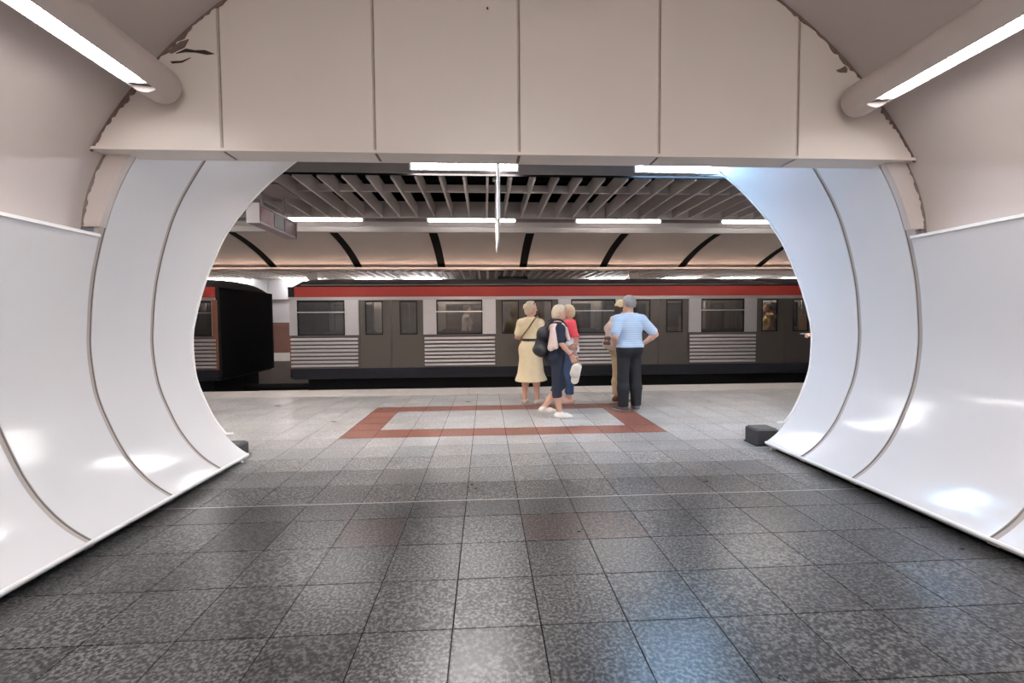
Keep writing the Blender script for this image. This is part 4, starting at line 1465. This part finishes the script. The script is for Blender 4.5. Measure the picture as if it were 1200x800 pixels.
strap(b, 'strap', M['brown_strap'], [(0.115, 0.03, 1.475), (0.10, -0.085, 1.42), (0.02, -0.150, 1.28), (-0.09, -0.155, 1.14), (-0.175, -0.06, 1.02), (-0.185, 0.05, 1.0), (-0.12, 0.15, 1.12), (0.0, 0.175, 1.28), (0.09, 0.115, 1.42), (0.115, 0.03, 1.475)], 0.013)
organic('pouch', M['brown_strap'], b, [[cone((-0.215, 0.03, 0.90), (-0.215, 0.11, 0.90), 0.035, 0.035, 0.01, (1, 1, 1.7))]], 0.007)
tag(b, 'brown leather bag strap across the back of the yellow dress', 'bag')

# ---- woman in navy walking to the right with rucksack and cap
fg = Fig(1.62, True, [(-0.08, 0.10, 0.46), (0.08, -0.01, 0.45)], [(-0.07, -0.17, 0.135), (0.08, 0.03, 0.080)],
         [(-0.21, 0.05, 1.08), (0.215, 0.02, 1.08)], [(-0.17, 0.24, 1.00), (0.20, 0.17, 0.90)],
         lean=0.03, head_yaw=R(-4), build=1.08, toes=((0, 1), (0.1, 1)), hands=[((0.2, 0.9, -0.1), (0.9, 0, -0.3), -1, 0.8), ((0, 0.45, -0.9), (-1, 0.1, 0), 1, 1.0)])
NAVY_LOC, NAVY_RZ = (1.02, 6.60, 0), R(-84)
o = person('woman in navy shirt and capris walking right, holding a white cap', NAVY_LOC, NAVY_RZ)
build_body(fg, o)
M['navy'] = cloth('navy_jersey', (34, 38, 56))
M['navy_trouser'] = cloth('dark_navy_trouser', (40, 45, 60))
shirt(fg, o, 'shirt', M['navy'], 0.83, 0.78, 0.016)
trousers(fg, o, 'trousers', M['navy_trouser'], 1.0, 1.30, 0.010, 0.016)
M['cardigan'] = cloth('beige_cardigan', (212, 188, 178))
P = [cone(fg.sho[1] + V3(-0.05, 0.06, 0.05), fg.sho[1] + V3(-0.03, -0.08, 0.03), 0.035, 0.04, 0.02), cone(fg.sho[1] + V3(-0.03, 0.085, 0.0), fg.sho[1] + V3(0.01, 0.12, -0.15), 0.035, 0.03, 0.02),
     cone(fg.sho[1] + V3(-0.03, -0.08, 0.03), fg.sho[1] + V3(0.02, -0.14, -0.26), 0.045, 0.05, 0.02, (0.8, 1, 1)), cone(fg.sho[0] + V3(0.03, -0.08, 0.02), fg.sho[1] + V3(-0.03, -0.08, 0.03), 0.045, 0.045, 0.02),
     cone(fg.sho[1] + V3(0.0, -0.10, -0.02), fg.sho[1] + V3(0.04, -0.08, -0.24), 0.04, 0.045, 0.02)]
organic('cardigan', M['cardigan'], o, [P], 0.008)
M['white_hair'] = cloth('ash_blond_hair', (204, 186, 160), 0.6, 0.2, 40)
hair_short(fg, o, M['white_hair'], [cone(fg.h(0, -0.06, -0.01), fg.h(0, -0.07, -0.05), 0.055, 0.045, 0.03)], low=-0.08)
M['white_shoe'] = cloth('white_sneaker', (226, 220, 214), 0.6, 0.05)
shoes(fg, o, M['white_shoe'], M['white_shoe'])
MB().tube([tuple(fg.wri[1].lerp(fg.elb[1], 0.10) + V3(0.031 * math.cos(a), 0.031 * math.sin(a) * 0.9, 0.012 * math.sin(a))) for a in [k * math.pi / 8 for k in range(17)]], 0.006, 6).build('bracelet', plain('red_bracelet', srgb(170, 40, 48), 0.4, noise=0.1), o, 'all')
b = empty('rucksack', NAVY_LOC, NAVY_RZ)
M['black_nylon'] = cloth('black_nylon', (30, 29, 34), 0.55)
bag = organic('bag_body', M['black_nylon'], b, [[cone((-0.08, -0.22, 0.98), (0.08, -0.22, 0.98), 0.085, k=0.05), cone((-0.07, -0.20, 1.20), (0.07, -0.20, 1.20), 0.075, k=0.05), cone((0, -0.21, 0.98), (0, -0.19, 1.24), 0.10, 0.08, 0.05), cone((-0.05, -0.29, 0.98), (0.05, -0.29, 0.98), 0.05, 0.05, 0.04), cone((0, -0.27, 0.98), (0, -0.25, 1.10), 0.06, 0.05, 0.04)]], 0.010)
for sx in (-1, 1):
    strap(b, 'strap', M['black_nylon'], [(sx * 0.08, -0.17, 1.26), (sx * 0.12, -0.09, 1.40), (sx * 0.13, 0.06, 1.395), (sx * 0.12, 0.135, 1.24), (sx * 0.15, 0.06, 1.06), (sx * 0.13, -0.14, 0.95)], 0.014)
MB().tube([(-0.03, -0.17, 1.28), (-0.025, -0.18, 1.32), (0.025, -0.18, 1.32), (0.03, -0.17, 1.28)], 0.008, 6).build('grab_loop', M['black_nylon'], b, 'all')
MB().box(0.052, 0.058, -0.300, -0.20, 1.02, 1.03).build('zip', M['chrome'], b)
tag(b, 'black rucksack on the back of the woman in navy', 'backpack')
b = empty('cap', NAVY_LOC, NAVY_RZ)
M['cap_white'] = cloth('off_white_cotton', (208, 202, 188))
cx, cy, cz = 0.205, 0.235, 0.70
crown = organic('crown', M['cap_white'], b, [[cone((cx, cy, cz + 0.02), (cx, cy - 0.015, cz - 0.045), 0.070, 0.076, 0.02, (0.62, 1, 1))]], 0.007)
brim = organic('brim', M['cap_white'], b, [[cone((cx, cy + 0.03, cz + 0.045), (cx + 0.01, cy - 0.02, cz - 0.14), 0.055, 0.06, 0.03, (0.18, 1, 1))]], 0.006)
MB().tube([(cx, cy - 0.02, cz + 0.07), (cx, cy - 0.02, cz + 0.11), (cx, cy + 0.0, cz + 0.125), (cx, cy + 0.02, cz + 0.07)], 0.006, 6).build('band', M['cap_white'], b, 'all')
tag(b, 'off-white cap dangling from the hand of the woman in navy', 'cap')

# ---- woman in a pink shirt behind her, facing left
fg = Fig(1.66, True, [(-0.08, 0.01, 0.47), (0.08, 0.0, 0.47)], [(-0.09, -0.02, 0.081), (0.09, 0.04, 0.081)],
         [(-0.22, -0.16, 1.10), (0.23, 0.02, 1.09)], [(-0.20, -0.12, 0.85), (0.20, 0.18, 0.98)],
         head_yaw=R(10), build=1.1, toes=((-0.1, 1), (0.1, 1)), hands=[((0, -0.35, -0.9), (1, 0.2, 0), -1, 0.5), ((-0.3, 0.9, 0), (-0.9, 0, -0.3), 1, 0.8)])
PINK_LOC, PINK_RZ = (1.43, 7.78, 0), R(70)
o = person('woman in a coral pink shirt and jeans behind the woman in navy', PINK_LOC, PINK_RZ)
build_body(fg, o)
M['pink'] = cloth('coral_pink_cotton', (238, 84, 96))
M['white_cotton'] = cloth('white_cotton', (224, 228, 240), noise=0.05)
M['jeans'] = cloth('blue_denim', (62, 84, 118), noise=0.2, scale=30)
shirt(fg, o, 'undershirt', M['white_cotton'], 0.86, 0.3, 0.013, top=1.3)
shirt(fg, o, 'shirt', M['pink'], 1.12, 0.88, 0.026)
trousers(fg, o, 'jeans', M['jeans'], 1.0, 1.92, 0.010, 0.018, zlow=0.15)
hair_short(fg, o, M['blond'], [cone(fg.h(0, -0.06, -0.02), fg.h(0, -0.06, -0.06), 0.05, 0.04, 0.03)], low=-0.09)
M['pink_sandal'] = cloth('pink_beige_sandal', (220, 178, 160), 0.6)
shoes(fg, o, M['pink_sandal'], M['pink_sandal'], True)

# ---- person in beige with a light rucksack behind the man
fg = Fig(1.70, True, [(-0.08, 0.02, 0.48), (0.08, 0.01, 0.48)], [(-0.08, 0.0, 0.083), (0.08, -0.02, 0.083)],
         [(-0.23, 0.03, 1.11), (0.24, 0.03, 1.12)], [(-0.14, 0.22, 1.05), (0.16, 0.22, 1.02)],
         head_yaw=R(-8), build=1.02, toes=((0, 1), (0.1, 1)), hands=[((0.5, 0.8, 0.0), (0.6, 0, -0.6), -1, 0.8), ((-0.4, 0.9, 0), (-0.6, 0, -0.6), 1, 0.8)])
TAN_LOC, TAN_RZ = (2.29, 7.72, 0), R(-62)
o = person('person in beige shirt, trousers and sun hat behind the man in blue', TAN_LOC, TAN_RZ)
build_body(fg, o)
M['beige'] = cloth('beige_linen', (196, 172, 138))
M['beige_trouser'] = cloth('beige_trouser', (204, 180, 140))
shirt(fg, o, 'shirt', M['beige'], 0.92, 1.2, 0.018)
trousers(fg, o, 'trousers', M['beige_trouser'], 1.04, 1.95, 0.012, 0.024, zlow=0.12)
M['brown_hair'] = cloth('dark_brown_hair', (64, 50, 42), 0.6, 0.2, 40)
hair_short(fg, o, M['brown_hair'], [cone(fg.h(0, -0.07, -0.02), fg.h(0, -0.09, -0.10), 0.045, 0.03, 0.03)], low=-0.14)
M['hat'] = cloth('straw_beige_hat', (222, 200, 158))
hh = organic('hat', M['hat'], o, [[cone(fg.h(0, -0.015, 0.055), fg.h(0, 0.0, 0.085), 0.098, 0.085, 0.02, (0.95, 1, 1))]], 0.007, clips=[(fg.h(0, 0, 0.045), (0, 0.1, -1))])
organic('hat_brim', M['hat'], hh, [[cone(fg.h(0, 0.07, 0.05), fg.h(0, 0.11, 0.042), 0.07, 0.065, 0.02, (1, 1, 0.12))]], 0.006)
M['brown_shoe'] = cloth('brown_shoe', (140, 92, 56), 0.5)
shoes(fg, o, M['brown_shoe'], M['brown_shoe'])
b = empty('rucksack', TAN_LOC, TAN_RZ)
M['pale_bag'] = cloth('pale_pink_canvas', (206, 186, 172), noise=0.25, scale=20)
M['bag_dark'] = cloth('dark_pattern', (120, 92, 84))
organic('bag_body', M['pale_bag'], b, [[cone((-0.09, -0.20, 1.0), (0.09, -0.20, 1.0), 0.085, k=0.05), cone((-0.08, -0.19, 1.26), (0.08, -0.19, 1.26), 0.075, k=0.05), cone((0, -0.21, 1.0), (0, -0.20, 1.30), 0.10, 0.085, 0.05)]], 0.010)
organic('pocket', M['bag_dark'], b, [[cone((-0.05, -0.29, 1.02), (0.05, -0.29, 1.02), 0.035, k=0.03), cone((-0.04, -0.28, 1.10), (0.04, -0.28, 1.10), 0.035, k=0.03)]], 0.009)
for sx in (-1, 1):
    strap(b, 'strap', M['pale_bag'], [(sx * 0.08, -0.15, 1.33), (sx * 0.12, -0.08, 1.455), (sx * 0.125, 0.06, 1.43), (sx * 0.125, 0.135, 1.26), (sx * 0.15, 0.06, 1.08), (sx * 0.13, -0.13, 0.98)], 0.014)
tag(b, 'pale pink canvas rucksack worn by the person in beige', 'backpack')

# ---- man in a striped pale blue polo, hands on hips, seen from behind
fg = Fig(1.77, False, [(-0.10, 0.0, 0.50), (0.11, 0.01, 0.50)], [(-0.105, -0.03, 0.087), (0.125, 0.02, 0.087)],
         [(-0.285, -0.13, 1.16), (0.375, -0.12, 1.18)], [(-0.215, 0.03, 1.01), (0.215, 0.00, 1.02)],
         head_yaw=R(20), build=1.08, toes=((-0.55, 1), (0.15, 1)), hands=[((0.75, 0.55, -0.5), (0.5, -0.8, 0.2), 1, 0.35), ((-0.75, 0.5, -0.5), (-0.5, -0.8, 0.2), -1, 0.35)])
MAN_LOC, MAN_RZ = (2.215, 6.98, 0), R(6)
o = person('man in a striped pale blue polo and black trousers, hands on hips', MAN_LOC, MAN_RZ)
build_body(fg, o)
m_, nt, bs = new_mat('striped_pale_blue_jersey')
tc = nt.nodes.new('ShaderNodeTexCoord'); sp = nt.nodes.new('ShaderNodeSeparateXYZ')
nt.links.new(tc.outputs['Object'], sp.inputs[0])
mu = nt.nodes.new('ShaderNodeMath'); mu.operation = 'MULTIPLY'; mu.inputs[1].default_value = 2 * math.pi / 0.034
nt.links.new(sp.outputs['Z'], mu.inputs[0])
si = nt.nodes.new('ShaderNodeMath'); si.operation = 'SINE'; nt.links.new(mu.outputs[0], si.inputs[0])
rp = nt.nodes.new('ShaderNodeValToRGB'); rp.color_ramp.interpolation = 'LINEAR'
rp.color_ramp.elements[0].position, rp.color_ramp.elements[0].color = 0.35, srgb(170, 192, 216)
rp.color_ramp.elements[1].position, rp.color_ramp.elements[1].color = 0.75, srgb(198, 208, 220)
nt.links.new(si.outputs[0], rp.inputs['Fac']); nt.links.new(rp.outputs['Color'], bs.inputs['Base Color'])
bs.inputs['Roughness'].default_value = 0.85
shirt(fg, o, 'polo_shirt', m_, 0.985, 0.80, 0.022)
organic('collar', m_, o, [[cone(fg.nck + V3(0, 0, -0.02), fg.nck + V3(0, 0.004, 0.035), 0.076, 0.068, 0)]], 0.007, clips=[((0, 0, fg.nck.z + 0.03), (0, 0, 1)), ((0, 0, fg.nck.z - 0.03), (0, 0, -1))])
M['black_trouser'] = cloth('black_trouser', (34, 36, 42))
trousers(fg, o, 'trousers', M['black_trouser'], 1.06, 1.97, 0.012, 0.030, zlow=0.07)
M['grey_hair'] = cloth('grey_hair', (150, 146, 142), 0.6, 0.2, 40)
hair_short(fg, o, M['grey_hair'], low=-0.05)
M['grey_shoe'] = cloth('grey_sneaker', (92, 88, 90), 0.6)
M['grey_sole'] = cloth('pale_sole', (196, 190, 188), 0.6, 0.05)
shoes(fg, o, M['grey_shoe'], M['grey_sole'])
MB().tube([tuple(fg.wri[1].lerp(fg.elb[1], 0.08) + V3(0.0, 0.032 * math.sin(a), 0.032 * math.cos(a))) for a in [k * math.pi / 8 for k in range(17)]], 0.008, 6).build('watch', M['chrome'], o, 'all')

# ---- somebody beyond the right opening edge, only a hand in view
fg = Fig(1.68, True, [(-0.08, 0.01, 0.47), (0.08, 0.01, 0.47)], [(-0.09, -0.02, 0.082), (0.09, -0.02, 0.082)],
         [(-0.22, 0.04, 1.10), (0.22, -0.06, 1.09)], [(-0.20, 0.27, 1.15), (0.22, -0.06, 0.86)],
         head_yaw=0, toes=((-0.1, 1), (0.1, 1)), hands=[((0.1, 0.95, 0.25), (0.5, 0, -0.8), -1, 0.7), ((0, 0.1, -1), (-1, 0.2, 0), 1, 0.6)])
HL, HRZ = (5.0, 6.45, 0), R(84)
o = person('person beyond the right opening edge, only a raised hand showing', HL, HRZ)
build_body(fg, o)
M['grey_top'] = cloth('grey_jersey', (120, 122, 130))
shirt(fg, o, 'shirt', M['grey_top'], 0.88, 0.8, 0.016)
trousers(fg, o, 'trousers', M['navy_trouser'], 1.0, 1.95, 0.012, 0.02, zlow=0.1)
hair_short(fg, o, M['brown_hair'])
shoes(fg, o, M['grey_shoe'], M['grey_sole'])
b = empty('ticket', HL, HRZ)
MB().box(-0.20, -0.14, 0.40, 0.47, 1.186, 1.19).build('card', M['white_cotton'], b)
tag(b, 'small white card held by the hand at the right opening edge', 'ticket')

# ---- two passengers standing inside the long car
for (px, py, rz_, top, lab, hcol) in ((6.84, 10.75, 70, (196, 164, 116), 'passenger in a tan top inside the train behind the rightmost doors', M['brown_hair']),
                                      (-0.45, 11.0, -80, (196, 190, 186), 'passenger in a pale grey top inside the train behind a middle window', M['brown_hair'])):
    fg = Fig(1.52, True, [(-0.08, 0.01, 0.43), (0.08, 0.0, 0.43)], [(-0.09, -0.02, 0.075), (0.09, 0.0, 0.075)],
             [(-0.20, 0.0, 0.99), (0.20, 0.0, 0.99)], [(-0.17, 0.12, 0.82), (0.17, 0.12, 0.82)])
    o = person(lab, (px, py, 0.26), R(rz_))
    o['group'] = 'passengers in the train'
    build_body(fg, o)
    shirt(fg, o, 'shirt', cloth('passenger_top', top), 0.80, 0.9, 0.016)
    trousers(fg, o, 'trousers', M['navy_trouser'], 0.92, 1.95, 0.012, 0.02, zlow=0.09)
    hair_short(fg, o, hcol)
    shoes(fg, o, M['grey_shoe'], M['grey_sole'])
